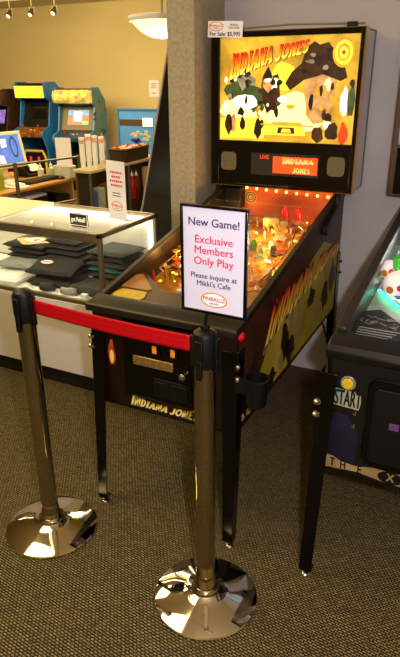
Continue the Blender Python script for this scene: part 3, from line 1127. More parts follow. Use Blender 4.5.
make_leg(x, XW + .008, 1.326, 1, 1, .82, (XW + .014, 1.325), black_gloss, MATS['brass_bolt'], (.0, .06))
mb = MB()
mb.box(-.385, .385, 1.17, 1.335, 1.15, 1.86)
xb = mb.build('backbox', mat('brown_laminate', '3a2414', .4, noise=.2), x, bevel=.004)
mb = MB()
mb.box(-.36, .36, 1.163, 1.171, 1.38, 1.835)
mb.build('backglass', mat('blue_lit_glass', '27406a', .2, col2='9ab0c8', scale=6, emit=.6), x)
mb = MB()
mb.box(-.36, .36, 1.163, 1.171, 1.165, 1.365)
mb.build('speaker_panel', black_gloss, x)
# playfield with apron, tubes, domes
mb = MB()
mb.prism([(.02, xp(.02) - .012), (.02, xp(.02)), (1.30, xp(1.30)), (1.30, xp(1.30) - .012)], 'x', -XW + .019, XW - .019)
xpf = mb.build('playfield', mat('pale_playfield_print', '8a8f86', .3, col2='c8cfc0', scale=9, detail=6), x)
xsl = math.atan(.12)


def xT(u, v, h=0.0, rz=0.0):
    return Matrix.Translation((u - XC, v, xp(v, h))) @ Matrix.Rotation(xsl, 4, 'X') @ Matrix.Rotation(rz, 4, 'Z')


mb = MB()
mb.T = xT(XC, 0, .03)
mb.prism([(-.275, .05), (.275, .05), (.275, .33), (.22, .36), (.1, .24), (-.1, .24), (-.22, .36), (-.275, .33)], 'z', -.03, .003)
xa = mb.build('apron', mat('black_apron', '151413', .35, noise=.3), xpf, bevel=.002)
mb = MB()
mb.T = xT(XC - .185, .20, .034)
rng = random.Random(5)
for k in range(5):
    mb.box(-.075, .06 - .01 * k, .0 - k * .017, .005 - k * .017, 0, .0006)
for k in range(26):
    a, b = rng.uniform(-.075, .06), rng.uniform(.03, .085)
    p = seg((a, b), (a + rng.uniform(-.025, .025), b + rng.uniform(-.015, .015) + .001), .0028, .0028)
    mb.add([(q[0], q[1], .0004) for q in p], [(0, 1, 2, 3)])
mb.build('apron_print', mat('grey_line_print', '9c9a94', .5), xa, smooth=False)
neon = mat('green_glow_tube', '3affc0', .3, emit=3.0)
mb = MB()
mb.tube([(.65 - XC, .54, xp(.54, .012)), (.70 - XC, .47, xp(.47, .012)), (.76 - XC, .41, xp(.41, .012))], .006)
mb.build('light_tube', neon, xpf)
for (a, b, r_, m_) in ((.718, .505, .051, mat('white_dome', 'f2e4e4', .12, emit=.35, noise=.06, scale=30)), (.665, .63, .038, MATS['white_dome']), (.82, .62, .042, MATS['white_dome']), (.93, .75, .05, MATS['white_dome'])):
    mb = MB()
    mb.sphere((a - XC, b, xp(b, .06)), r_, 24)
    d_ = mb.build('ball_dome', m_, xpf)
    for k, (t_, c_) in enumerate(((-1.9, 'orange_spot'), (-1.2, 'red_spot'), (-.6, 'purple_spot'))):
        mb = MB()
        dr = Vector((math.cos(t_) * .9, math.sin(t_) * .9, -.15 + .2 * k)).normalized()
        p = Vector((a - XC, b, xp(b, .06))) + dr * (r_ - .002)
        mb.cyl(p, p + dr * .004, .014 - .002 * k, n=12)
        mb.build('dome_spot', mat(c_, {'orange_spot': 'd87838', 'red_spot': 'c82020', 'purple_spot': '8a5a8a'}[c_], .4), d_)
mb = MB()
mb.lathe([(.018, 0), (.022, .04), (.02, .045)], (.70 - XC, .60, xp(.60, .08)), 16)
mb.cyl((.70 - XC, .60, xp(.6)), (.70 - XC, .60, xp(.6, .08)), .004)
mb.build('green_cup', mat('lime_plastic', '3aa824', .3, emit=.3), xpf)
rng = random.Random(9)
for k in range(46):
    a, b = rng.uniform(.66, 1.16), rng.uniform(.45, 1.15)
    mb = MB()
    mb.T = xT(a, b)
    h = rng.uniform(.02, .05)
    mb.lathe([(.005, 0), (.005, h * .5), (.008, h * .55), (.008, h * .7), (.004, h * .75), (.004, h)], (0, 0, 0), 8)
    mb.build('post', rng.choice((rub, steel, red_pl, mat('blue_plastic', '2a4a9a', .3), rub)), xpf)
for k in range(18):
    a, b = rng.uniform(.66, 1.14), rng.uniform(.45, 1.15)
    mb = MB()
    mb.T = xT(a, b, rng.uniform(.025, .05), rng.uniform(0, 6))
    mb.prism(blob(rng, 0, 0, rng.uniform(.02, .045), rng.uniform(.014, .03), 7, .3), 'z', 0, .003)
    mb.build('plastic', rng.choice((tan_pl, MATS['white_plastic'], MATS['orange_spot'], MATS['purple_spot'], grn_pl, MATS['blue_plastic'])), xpf)
for k in range(22):
    mb = MB()
    mb.T = xT(rng.uniform(.66, 1.15), rng.uniform(.45, 1.1))
    mb.cyl((0, 0, 0), (0, 0, .002), .009, n=12)
    mb.build('insert', mat('lit_insert_cool', 'e8fff4', .3, emit=5), xpf)
for (a, b, e) in ((.72, .66, 1.2), (.8, .95, 2.6), (1.02, .7, 2.2)):
    d = bpy.data.lights.new('playfield_lamp', 'POINT')
    d.energy = e
    d.color = (.95, 1.0, .93)
    d.shadow_soft_size = .02
    o = bpy.data.objects.new('playfield_lamp', d)
    COL.objects.link(o)
    o.location = (a - XC, b, xp(b, .075))
    o.parent = x

# ------------------------------------------------------------------ belt stanchions, belt, sign
pole_m = mat('polished_steel', 'b3a892', 0.07, 1.0, noise=.03, scale=4)

base_m = mat('polished_base_steel', 'd6ccb8', 0.06, 1.0)


def stanchion(u, v, rz, label):
    t = thing('belt_stanchion', label, 'stanchion', (u, v, 0), rz, 'chrome belt stanchions')
    mb = MB()
    mb.lathe([(.165, 0), (.177, .002), (.179, .008), (.176, .013), (.16, .019), (.12, .029), (.08, .038), (.05, .046), (.046, .05)], (0, 0, 0), 64)
    mb.build('base', base_m, t)
    mb = MB()
    mb.lathe([(.048, .044), (.048, .052), (.043, .06), (.036, .064), (.034, .11), (.033, .115)], (0, 0, 0), 40)
    mb.build('collar', pole_m, t)
    mb = MB()
    mb.lathe([(.0325, .06), (.0325, .91)], (0, 0, 0), 40)
    mb.build('pole', pole_m, t)
    mb = MB()
    mb.lathe([(.0345, .895), (.036, .9), (.036, .99), (.033, 1.0), (.022, 1.008), (.006, 1.012)], (0, 0, 0), 40)
    h = mb.build('head', black_matte, t)
    for k in range(4):
        c, s = math.cos(k * math.pi / 2), math.sin(k * math.pi / 2)
        mb = MB()
        mb.T = Matrix.Rotation(k * math.pi / 2, 4, 'Z')
        mb.box(.034, .043, -.012, .012, .925, .985)
        mb.box(.036, .043, -.009, .009, .885 - .02 * (k % 2), .925)
        mb.build('belt_clip', black_matte, h, bevel=.002)
    return t


stanchion(.330, -.306, 0, 'chrome stanchion holding up the framed new game sign')
stanchion(-.375, -.267, 0, 'chrome stanchion with a bare head, in front of the glass display case')
mb = MB()
L0, L1 = Vector((-.332, -.2693, 0)), Vector((.287, -.3037, 0))
dirn = (L1 - L0).normalized()
nrm = Vector((-dirn.y, dirn.x, 0))
N = 24
vs, fs = [], []
for i in range(N + 1):
    t = i / N
    p = L0.lerp(L1, t)
    sag = -.006 * 4 * t * (1 - t)
    for dz in (.930, .9375, .9385, .946, .947, .9545, .9555, .963, .964, .9715, .9725, .980):
        k = (dz - .93)
        ridge = .0012 if int(k / .0085) % 2 == 0 else .0004
        vs.append(tuple(p - nrm * ridge + Vector((0, 0, dz + sag))))
m_ = 12
for i in range(N):
    for j in range(m_ - 1):
        fs.append((i * m_ + j, (i + 1) * m_ + j, (i + 1) * m_ + j + 1, i * m_ + j + 1))
mb.add(vs, fs)
red_web = mat('red_webbing', 'b0040f', .6, spec=.2, noise=.12, scale=160)
belt = tag(mb.build('retractable_belt', red_web), 'red woven belt stretched between the two chrome stanchions', 'belt')
mod = belt.modifiers.new('thickness', 'SOLIDIFY')
mod.thickness = .0015
mb = MB()
mb.T = frame(L1 - nrm * .0015, dirn, (0, 0, 1))
mb.box(-.004, .006, .928, .982, -.004, .004)
mb.build('belt_end', black_matte, belt, bevel=.001)

sg = thing('notice_sign', 'white new game notice in a thin black frame atop the chrome stanchion', 'sign', (.330, -.306, 1.012))
sgx = .02
mb = MB()
mb.cyl((0, 0, 0), (0, 0, .012), .014)
mb.cyl((0, 0, .01), (sgx * .5, -.002, .06), .005)
mb.build('stem', black_matte, sg, bevel=.001)
th = R(-2)
sgx += .006
fx = Vector((math.cos(th), math.sin(th), 0))
sgT = frame((sgx + .004, -.008, .198), fx, (0, .0, 1))
mb = MB()
mb.T = sgT
SW, SH = .0985, .149
for (a0, a1, b0, b1) in ((-SW, SW, -SH, -SH + .008), (-SW, SW, SH - .008, SH), (-SW, -SW + .008, -SH + .008, SH - .008), (SW - .008, SW, -SH + .008, SH - .008)):
    mb.box(a0, a1, b0, b1, -.006, .005)
mb.box(-SW + .004, SW - .004, -SH + .004, SH - .004, -.006, -.001)
mb.build('frame', black_gloss, sg, bevel=.0015)
mb = MB()
mb.T = sgT
mb.box(-SW + .008, SW - .008, -SH + .008, SH - .008, -.001, .001)
sh = mb.build('notice_sheet', mat('notice_paper', 'cfcde0', .55), sg)
navy = mat('navy_ink', '1d1a4e', .5)
pink = mat('crimson_ink', 'd0184e', .5)
mb = MB()
mb.T = sgT
for s, y, sz, mi, bd in (('New Game!', .103, .030, 0, .012), ('Exclusive', .057, .030, 1, .012), ('Members', .028, .030, 1, .012), ('Only Play', -.002, .030, 1, .012), ('Please inquire at', -.043, .0205, 0, .012), ("Mikki's Cafe", -.064, .0205, 0, .012)):
    mb.mi = mi
    text(mb, s, sz, 0, y, .0014, .0002, bd, sx=1.03)
logo(mb, .002, -.107, .082, .0012, 2, 3, 4, 5)
mb.build('lettering', [navy, pink, white_paper, MATS['yellow_ink_flat'], red_ink, dark_ink], sh, smooth=False)

# ------------------------------------------------------------------ glass display case with shirts
case = thing('display_case', 'glass topped display counter with folded shirts inside', 'display case', (-1.7, .98, 0))
CX0, CX1, CY0, CY1, CZ = -.95, .94, -.28, .285, .935
alu = mat('bronze_aluminium', '8d816b', .35, .75, noise=.08, scale=30)
lam = mat('white_laminate', 'd9d2cd', .35, noise=.03, scale=3)
mb = MB()
mb.box(CX0, CX1, CY0, CY1, .10, .535)
mb.build('cabinet_base', lam, case, bevel=.003)
mb = MB()
mb.box(CX0, CX1 - .02, CY0 + .025, CY1, 0, .10)
mb.build('kick_plate', mat('black_kick', '120f0d', .5), case)
mb = MB()
mb.box(CX0 + .01, CX1 - .01, CY0 + .01, CY1 - .01, .535, .55)
mb.build('deck', mat('white_deck', 'f0ece2', .5), case)
mb = MB()
r_ = .011
for sx in (CX0 + r_, CX1 - r_):
    for sy in (CY0 + r_, CY1 - r_):
        mb.box(sx - r_, sx + r_, sy - r_, sy + r_, .535, CZ - .012)
for sy in (CY0 + .012, CY1 - .012):
    mb.box(CX0, CX1, sy - .012, sy + .012, CZ - .024, CZ)
    mb.box(CX0, CX1, sy - .010, sy + .010, .535, .56)
for sx in (CX0 + .012, CX1 - .012):
    mb.box(sx - .012, sx + .012, CY0, CY1, CZ - .024, CZ)
    mb.box(sx - .010, sx + .010, CY0, CY1, .535, .56)
mb.box(CX0 + .02, CX1 - .02, CY0, CY0 + .006, CZ - .048, CZ - .02)  # added lip, hides the front lamp tube from view
mb.build('metal_frame', alu, case, bevel=.002)
for nm, q in (('top_glass', [(CX0 + .02, CY0 + .02, CZ - .003), (CX1 - .02, CY0 + .02, CZ - .003), (CX1 - .02, CY1 - .02, CZ - .003), (CX0 + .02, CY1 - .02, CZ - .003)]),
              ('front_glass', [(CX0 + .02, CY0 + .006, .56), (CX1 - .02, CY0 + .006, .56), (CX1 - .02, CY0 + .006, CZ - .024), (CX0 + .02, CY0 + .006, CZ - .024)]),
              ('end_glass', [(CX1 - .006, CY0 + .02, .56), (CX1 - .006, CY1 - .02, .56), (CX1 - .006, CY1 - .02, CZ - .024), (CX1 - .006, CY0 + .02, CZ - .024)])):
    mb = MB()
    mb.add(q, [(0, 1, 2, 3)])
    mb.build(nm, GLASS, case)
mb = MB()
mb.box(CX0 + .02, CX1 - .02, CY1 - .018, CY1 - .010, .56, CZ - .024)
mb.build('sliding_door', mat('pale_door', 'd8d2c0', .4), case)
tube_m = mat('fluorescent_tube', 'fff6dc', .4, emit=22.0)
mb = MB()
mb.cyl((CX0 + .1, CY1 - .035, CZ - .035), (CX1 - .05, CY1 - .035, CZ - .035), .010, n=12)
mb.build('lamp_glow_tube', tube_m, case)
mb = MB()
mb.cyl((CX1 - .035, CY1 - .035, .60), (CX1 - .035, CY1 - .035, CZ - .06), .008, n=12)
mb.build('lamp_glow_tube', mat('tube_reflection_glow', 'fff6dc', .4, emit=5), case)  # glowing strip standing in for a lamp's reflection in the corner
mb = MB()
mb.cyl((CX0 + .1, CY0 + .018, CZ - .036), (CX1 - .08, CY0 + .018, CZ - .036), .008, n=12)
mb.build('lamp_glow_tube', tube_m, case)

# cream board lying on the case
mb = MB()
mb.box(-2.62, -1.50, .72, 1.25, CZ, CZ + .006)
tag(mb.build('counter_board', cream, bevel=.002), 'cream board lying on the glass case top', 'board')


def shirt_mesh(w, d, h, seed, fold=True):
    rng = random.Random(seed)
    nx, ny = 14, 12
    mb = MB()
    vs, fs = [], []
    ph = [rng.uniform(0, 6.28) for _ in range(6)]
    for lay in (0, 1):
        for j in range(ny + 1):
            for i in range(nx + 1):
                a, b = i / nx * 2 - 1, j / ny * 2 - 1
                e = max(abs(a), abs(b))
                edge = max(0, (e - .8) / .2)
                zz = h / 2 * (1 - edge ** 2 * .85)
                wob = h * .05 * (math.sin(a * 3 + ph[0]) * math.sin(b * 2.4 + ph[1]) + .5 * math.sin(a * 7 + ph[2] + b * 3))
                xx = a * w / 2 * (1 + .015 * math.sin(b * 4 + ph[3]))
                yy = b * d / 2 * (1 + .02 * math.sin(a * 5 + ph[4]))
                z_ = h / 2 + (zz + wob if lay else -zz)
                vs.append((xx, yy, max(0, z_) if lay == 0 else z_))
    S = (nx + 1) * (ny + 1)
    for lay in (0, 1):
        for j in range(ny):
            for i in range(nx):
                k = lay * S + j * (nx + 1) + i
                q = (k, k + 1, k + nx + 2, k + nx + 1)
                fs.append(q if lay else q[::-1])
    for i in range(nx):
        fs.append((i, i + 1, S + i + 1, S + i))
        k = ny * (nx + 1) + i
        fs.append((k + 1, k, S + k, S + k + 1))
    for j in range(ny):
        k = j * (nx + 1)
        fs.append((k + nx + 1, k, S + k, S + k + nx + 1))
        k += nx
        fs.append((k, k + nx + 1, S + k + nx + 1, S + k))
    mb.add(vs, fs)
    return mb


blackshirt = mat('black_cotton', '1c1b1b', .85, noise=.2, scale=30)
charshirt = mat('charcoal_cotton', '2e2d2b', .85, noise=.2, scale=30)
greyshirt = mat('heather_grey_cotton', '8d8d88', .85, noise=.15, scale=60)
whiteshirt = mat('white_cotton', 'eeece6', .8, noise=.03, scale=30)
tealshirt = mat('teal_trim_cotton', '2a6a5a', .85, noise=.2)
DECK = .55
STACK = 'folded shirts in the display case'
ordinals = ['bottom', 'second', 'third', 'fourth', 'fifth', 'sixth', 'seventh']


def stack(u, v, n, h, where, seed, w=.25, d=.24):
    rng = random.Random(seed)
    z = DECK + .0005
    for k in range(n):
        teal = (seed == 2 and k == 2)
        m_ = tealshirt if teal else (blackshirt if k % 2 == 0 else charshirt)
        o = shirt_mesh(w + rng.uniform(-.012, .012), d + rng.uniform(-.012, .012), h, seed * 10 + k).build('folded_shirt', m_)
        lvl = 'topmost' if k == n - 1 else ordinals[k] + (' from the bottom' if k else '')
        tag(o, ('teal' if teal else 'dark') + ' folded shirt, ' + lvl + ' ' + where, 'shirt', group=STACK)
        place(o, (u + rng.uniform(-.006, .006), v + rng.uniform(-.006, .006), z), rng.uniform(-.06, .06))
        z += h * 1.10
    return z


zA = stack(-1.275, 1.12, 7, .030, 'in the middle pile of the case', 1)
zB = stack(-.955, 1.115, 6, .030, 'in the pile at the case end', 2)
zC = stack(-1.565, 1.12, 4, .033, 'in the orange-topped pile', 3, .28)


def single(u, v, z, rz, m_, label, seed, w=.27, d=.25, h=.035, tilt=0.0):
    o = shirt_mesh(w, d, h, seed).build('folded_shirt', m_)
    tag(o, label, 'shirt', group=STACK)
    place(o, (u, v, z), rz)
    o.rotation_euler = (tilt, 0, rz)
    return o


oc = single(-1.565, 1.10, zC + .002, .05, blackshirt, 'black folded shirt with an orange and white print, on the far pile', 41, .30, .24, .03)
mb = MB()
mb.T = Matrix.Translation((0, -.02, .0345))
rng = random.Random(2)
flat(mb, blob(rng, .02, -.01, .11, .085, 16, .2), .0, 0)
flat(mb, blob(rng, .03, 0, .07, .04, 12, .2), .0015, 1)
for k in range(5):
    flat(mb, blob(rng, rng.uniform(-.05, .1), rng.uniform(-.04, .03), .018, .012, 7, .3), .003 + k * .0001, 2)
mb.build('print', [mat('orange_print', 'e8a01e', .6), white_paper, red_ink], oc, smooth=False)
single(-1.55, .825, DECK + .0005, .06, whiteshirt, 'white folded shirt lying in the front of the display case', 31, .27, .19, .05)
g = single(-1.53, .91, DECK + .066, .08, greyshirt, 'heather grey folded shirt laid on the back of the white one', 32, .25, .13, .035)
f0 = single(-1.235, .905, DECK + .0005, .12, blackshirt, 'plain dark shirt beneath the badge shirt', 33, .30, .20, .045)
f1 = single(-1.235, .895, DECK + .085, .10, blackshirt, 'black shirt with an oval badge, spread at the front of the case', 34, .30, .17, .035, R(14))
mb = MB()
mb.T = Matrix.Translation((-.055, .01, .0405))
logo(mb, 0, 0, .085, 0, 0, 1, 2, 3)
mb.build('badge', [white_paper, MATS['yellow_ink_flat'], red_ink, dark_ink], f1, smooth=False)
single(-.935, .87, DECK + .0005, -.05, charshirt, 'charcoal folded shirt lying in the front corner of the glass case', 35, .26, .18, .05)


def roll(u, v, rz, r, l, m_, label):
    mb = MB()
    n = 60
    pts = []
    for i in range(n):
        t = i / (n - 1)
        a = t * 6 * math.pi
        rr = r * (.25 + .75 * t)
        pts.append((rr * math.cos(a), rr * math.sin(a) + r))
    vs, fs = [], []
    for (a, b) in pts:
        for s in (-1, -.33, .33, 1):
            vs.append((s * l / 2, a, max(0.001, b + .002 * math.sin(s * 4 + a * 60))))
    for i in range(n - 1):
        for j in range(3):
            fs.append((i * 4 + j, i * 4 + j + 1, i * 4 + j + 5, i * 4 + j + 4))
    mb.add(vs, fs)
    o = mb.build('rolled_shirt', m_)
    mo = o.modifiers.new('cloth', 'SOLIDIFY')
    mo.thickness = .004
    tag(o, label, 'shirt')
    place(o, (u, v, DECK + .003), rz)
    return o


roll(-1.195, .765, R(20), .026, .08, charshirt, 'charcoal rolled shirt standing out beside the stanchion head')
roll(-1.045, .765, R(10), .022, .09, greyshirt, 'light grey rolled shirt in the front of the case')
mb = MB()
mb.box(-.935 + .0, -.90, .725, .75, DECK, DECK + .035)
tag(mb.build('small_box', white_paper, bevel=.001), 'small white box in the front corner of the glass case', 'box')

# things standing on the case
sgn = thing('counter_sign', 'small black plate sign with cream lettering and border on the glass case', 'sign', (-.963, .80, CZ), R(-2))
mb = MB()
mb.box(-.062, .062, -.003, .003, .004, .072)
mb.box(-.05, .05, -.012, .016, 0, .004)
pl = mb.build('plate', black_matte, sgn, bevel=.001)
mb = MB()
mb.T = frame((0, -.0034, .038), (1, 0, 0), (0, 0, 1))
for (a0, a1, b0, b1) in ((-.061, .061, -.033, -.029), (-.061, .061, .029, .033), (-.061, -.057, -.033, .033), (.057, .061, -.033, .033)):
    mb.add([(a0, b0, .0003), (a1, b0, .0003), (a1, b1, .0003), (a0, b1, .0003)], [(0, 1, 2, 3)])
text(mb, 'got Pinball?', .034, 0, 0, .0004, .0002, .015, sx=.62)
mb.build('lettering', mat('cream_ink', 'efe6d0', .5), pl, smooth=False)
mb = MB()
mb.box(-.03, .03, -.001, .001, .072, .078)
mb.build('tab', white_paper, sgn)

cs = thing('card_stand', 'tall white notice card with oval badge standing on the glass case', 'notice card', (-.872, 1.03, CZ), R(-17))
mb = MB()
mb.box(-.078, .078, -.0015, .0015, 0, .315)
mb.box(-.078, .078, 0, .05, 0, .002)
card = mb.build('card', white_paper, cs)
mb = MB()
mb.T = frame((0, -.0018, 0), (1, 0, 0), (0, 0, 1))
rng = random.Random(8)
for k, (b, w_) in enumerate(((.255, .09), (.232, .07), (.209, .10), (.186, .085))):
    mb.mi = 0
    a = -w_ / 2
    while a < w_ / 2:
        c_ = rng.uniform(.008, .02)
        flat(mb, [(a, b - .005), (a + c_, b - .005), (a + c_, b + .006), (a, b + .006)], .0002, 0)
        a += c_ + .004
for b in (.145, .13):
    flat(mb, [(-.035, b - .002), (.035, b - .002), (.035, b + .003), (-.035, b + .003)], .0002, 3)
logo(mb, 0, .075, .10, .0002, 1, 2, 0, 3)
mb.build('card_print', [red_ink, white_paper, MATS['yellow_ink_flat'], dark_ink], card, smooth=False)

# black cabinet standing behind the case
mb = MB()
mb.prism([(-1.27, 0), (-1.25, .45), (-1.19, .70), (-1.135, .86), (-1.03, 1.30), (-.905, 1.82), (-.75, 1.86), (-.60, 1.80), (-.60, 0)], 'y', 1.70, 2.25)
t = tag(mb.build('games_cabinet', mat('black_lacquer', '0c0b0a', .3, noise=.1), bevel=.006), 'black lacquered games cabinet with a slanted edge, half behind the wallpapered divider', 'cabinet')
mb = MB()
mb.tube([(-1.272, 1.70, 0), (-1.252, 1.70, .45), (-1.192, 1.70, .70), (-1.137, 1.70, .86), (-1.032, 1.70, 1.30), (-.907, 1.70, 1.82)], .007)
mb.build('edge_trim', mat('pale_trim', 'b8b0a4', .3, .4), t)

# ------------------------------------------------------------------ desk with monitor, guard rail
wood = mat('honey_wood', 'b57a2c', .45, col2='c98f3e', scale=5)
dk = thing('desk', 'honey wood computer desk with an open shelf, behind the display case', 'desk', (-3.25, 2.55, 0))
mb = MB()
mb.box(-.42, .44, -.75, .60, .725, .75)
mb.build('desk_top', wood, dk, bevel=.003)
for b in (-.73, .56):
    mb = MB()
    mb.box(-.40, .40, b, b + .022, 0, .725)
    mb.build('side_panel', wood, dk, bevel=.002)
mb = MB()
mb.box(-.40, .40, -.708, .56, .50, .52)
mb.build('shelf', wood, dk, bevel=.002)
mb = MB()
mb.box(-.40, -.38, -.708, .56, .05, .50)
mb.build('back_panel', mat('dark_wood', '3a2614', .5, noise=.2), dk)
for i, (b, w_, h_, lab) in enumerate(((2.62, .30, .11, 'flat black tray box on the desk shelf'), (2.98, .20, .075, 'small black box on the desk shelf, beside the flat tray box'))):
    mb = MB()
    mb.box(-.16, .16, -w_ / 2, w_ / 2, 0, h_)
    mb.box(-.15, .165, -w_ / 2 + .02, w_ / 2 - .02, h_ * .2, h_ * .8)
    place(tag(mb.build('tray_box', black_matte, bevel=.004), lab, 'box'), (-3.03, b, .52))
mb = MB()
mb.box(-.12, .12, -.14, .14, 0, .02)
mb.box(-.115, .11, -.13, .13, .02, .026)
place(tag(mb.build('paper_stack', white_paper), 'stack of white papers on top of the flat black tray box', 'papers'), (-3.0, 2.62, .631))

mo = thing('computer_monitor', 'cream flat monitor showing a blue screen on the wooden desk', 'monitor', (-3.25, 2.66, .75), R(82))
mb = MB()
mb.lathe([(.11, 0), (.11, .008), (.05, .018), (.03, .03)], (0, .03, 0), 24)
mb.box(-.03, .03, .02, .05, .02, .18)
mb.build('stand', cream, mo, bevel=.003)
mb = MB()
mb.T = Matrix.Translation((0, 0, .285)) @ Matrix.Rotation(R(-14), 4, 'X')
mb.box(-.225, .225, -.01, .05, -.165, .165)
mb.box(-.15, .15, .05, .08, -.11, .11)
mb.build('housing', mat('cream_plastic', 'e6d8ae', .45), mo, bevel=.008)
mb = MB()
mb.T = Matrix.Translation((0, 0, .285)) @ Matrix.Rotation(R(-14), 4, 'X') @ Matrix.Translation((0, -.0105, 0)) @ frame((0, 0, 0), (1, 0, 0), (0, 0, 1))
flat(mb, [(-.19, -.125), (.19, -.125), (.19, .135), (-.19, .135)], 0, 0)
flat(mb, ellipse(.11, .02, .045, .10), .0005, 1)
flat(mb, ellipse(.11, .02, .03, .075), .0008, 0)
flat(mb, [(-.03, .02), (.03, .03), (.035, .10), (-.025, .10)], .0006, 2)
flat(mb, [(-.16, -.11), (-.02, -.12), (-.03, -.05), (-.15, -.03)], .0006, 2)
mb.build('screen', [mat('screen_blue', '5a7ad0', .2, emit=.7, noise=.2, scale=14), mat('screen_slate', '3a4a7a', .2, emit=.5), mat('screen_white', 'e8eaf6', .2, emit=.8)], mo, smooth=False)

kb = thing('keyboard', 'black keyboard along the edge of the wooden desk', 'keyboard', (-2.985, 2.80, .7505), R(88))
mb = MB()
mb.box(-.23, .23, -.08, .08, 0, .02)
kbb = mb.build('body', black_matte, kb, bevel=.005)
mb = MB()
for r_ in range(5):
    for c_ in range(16):
        mb.box(-.22 + .0275 * c_, -.197 + .0275 * c_, -.07 + .028 * r_, -.047 + .028 * r_, .02, .027)
mb.build('keys', mat('dark_key_plastic', '1d1c1a', .5), kbb)
ph = thing('desk_telephone', 'black desk telephone with cream papers on it, behind the keyboard', 'telephone', (-3.30, 3.02, .7505), R(75))
mb = MB()
mb.prism([(-.1, 0), (-.1, .03), (.08, .10), (.1, .10), (.1, 0)], 'x', -.09, .09)
mb.build('body', black_matte, ph, bevel=.006)
mb = MB()
mb.tube([(-.06, -.08, .075), (-.06, -.07, .095), (-.06, .0, .115), (-.06, .07, .145), (-.06, .08, .13)], .02, 10)
mb.build('handset', black_matte, ph)
mb = MB()
mb.T = Matrix.Translation((.02, 0, .085)) @ Matrix.Rotation(R(18), 4, 'X')
mb.box(-.06, .09, -.10, .08, .0, .006)
mb.build('loose_papers', cream, ph)

mb = MB()
mb.prism([(-.13, -.07), (-.05, -.09), (.06, -.08), (.13, -.03), (.12, .06), (.02, .09), (-.1, .07)], 'z', 0, .012)
mb.prism([(-.08, -.03), (.06, -.05), (.10, .03), (-.02, .06)], 'z', .012, .035)
place(tag(mb.build('crumpled_cloth', whiteshirt, bevel=.006), 'white crumpled cloth on the desk in front of the monitor', 'cloth'), (-2.96, 2.44, .7505))
mb = MB()
mb.lathe([(.028, .0), (.034, .01), (.034, .016), (.02, .034), (.004, .036)], (0, 0, 0), 16)
place(tag(mb.build('computer_mouse', mat('red_black_plastic', '3a1410', .35, noise=.4), bevel=.001), 'small dark computer mouse at the end of the wooden desk', 'mouse'), (-2.90, 3.11, .7505))


def bottle(u, v, z, prof, body, cap, label, name='spray_bottle', capprof=None, trigger=False):
    t = thing(name, label, 'bottle', (u, v, z))
    mb = MB()
    mb.lathe(prof, (0, 0, 0), 20)
    mb.build('body', body, t)
    r, zz = prof[-1]
    mb = MB()
    if trigger:
        mb.lathe([(r + .003, 0), (r + .003, .02), (r, .024)], (0, 0, zz), 14)
        mb.build('collar', red_pl, t)
        mb = MB()
        mb.prism([(-.05, .03), (-.05, .045), (-.01, .06), (.035, .055), (.04, .035), (.01, .024), (-.01, .024)], 'y', -.012, .012)
        mb.T = Matrix.Identity(4)
        o = mb.build('trigger_head', cap, t, bevel=.003)
        o.location = (0, 0, zz)
    else:
        mb.lathe([(r + .002, 0), (r + .002, .02), (r * .5, .024), (.003, .05), (.003, .055)], (0, 0, zz), 14)
        mb.build('cap', cap, t)
    return t


white_pl = MATS['white_plastic']
green_liq = mat('green_cleaner', '9aa82a', .2, noise=.1)
bottle(-2.98, 2.28, .7505, [(.04, 0), (.042, .005), (.042, .12), (.035, .15), (.016, .18), (.014, .20)], green_liq, white_pl, 'green spray bottle with white trigger, at the desk edge', trigger=True)
bottle(-3.08, 2.30, .7505, [(.036, 0), (.038, .005), (.038, .17), (.03, .20), (.013, .23), (.012, .245)], white_pl, white_pl, 'white spray bottle behind the green one', trigger=True)
clear_pl = mat('cloudy_plastic', 'cfd0b4', .2, noise=.1)
bottle(-3.02, 3.02, .7505, [(.03, 0), (.032, .004), (.032, .09), (.012, .105)], mat('green_gel', 'b4c48a', .2), white_pl, 'pump bottle of pale green gel on the desk', 'pump_bottle')
bottle(-3.12, 2.98, .7505, [(.028, 0), (.03, .004), (.03, .08), (.012, .095)], clear_pl, white_pl, 'cloudy clear pump bottle beside the green gel', 'pump_bottle')
mb = MB()
mb.box(-.10, .10, -.05, .05, 0, .11)
mb.box(-.103, .103, -.053, .053, .10, .115)
place(tag(mb.build('storage_box', clear_pl, bevel=.003), 'cloudy plastic storage box at the back of the desk', 'box'), (-2.90, 3.10 - .02, .7505))
bpy.data.objects['computer_mouse'].location = (-2.87, 2.98, .7505)
mb = MB()
mb.box(-.085, .085, -.002, .002, 0, .26)
mb.box(-.085, .085, 0, .04, 0, .003)
place(tag(mb.build('blank_card', white_paper), 'blank white card standing on the plastic storage box', 'card'), (-2.885, 3.07, .8665), R(8))

rail_m = mat('grey_tube_metal', '6d675a', .35, .6)
gr = thing('guard_rail', 'grey metal tube rail standing beside the wooden desk', 'rail', (-2.645, 2.56, 0), R(-12.4))
for b in (-.348, .348):
    mb = MB()
    mb.cyl((0, b, 0), (0, b, 1.0), .017, n=16)
    mb.cyl((0, b, 0), (0, b, .008), .05, n=20)
    mb.build('post', rail_m, gr)
for zz in (.985, .6):
    mb = MB()
    mb.cyl((0, -.58, zz), (0, .348, zz), .010, n=12)
    mb.build('cross_bar', rail_m, gr)
mb = MB()
mb.cyl((0, -.58, 0), (0, -.58, 1.0), .017, n=16)
mb.build('post', rail_m, gr)

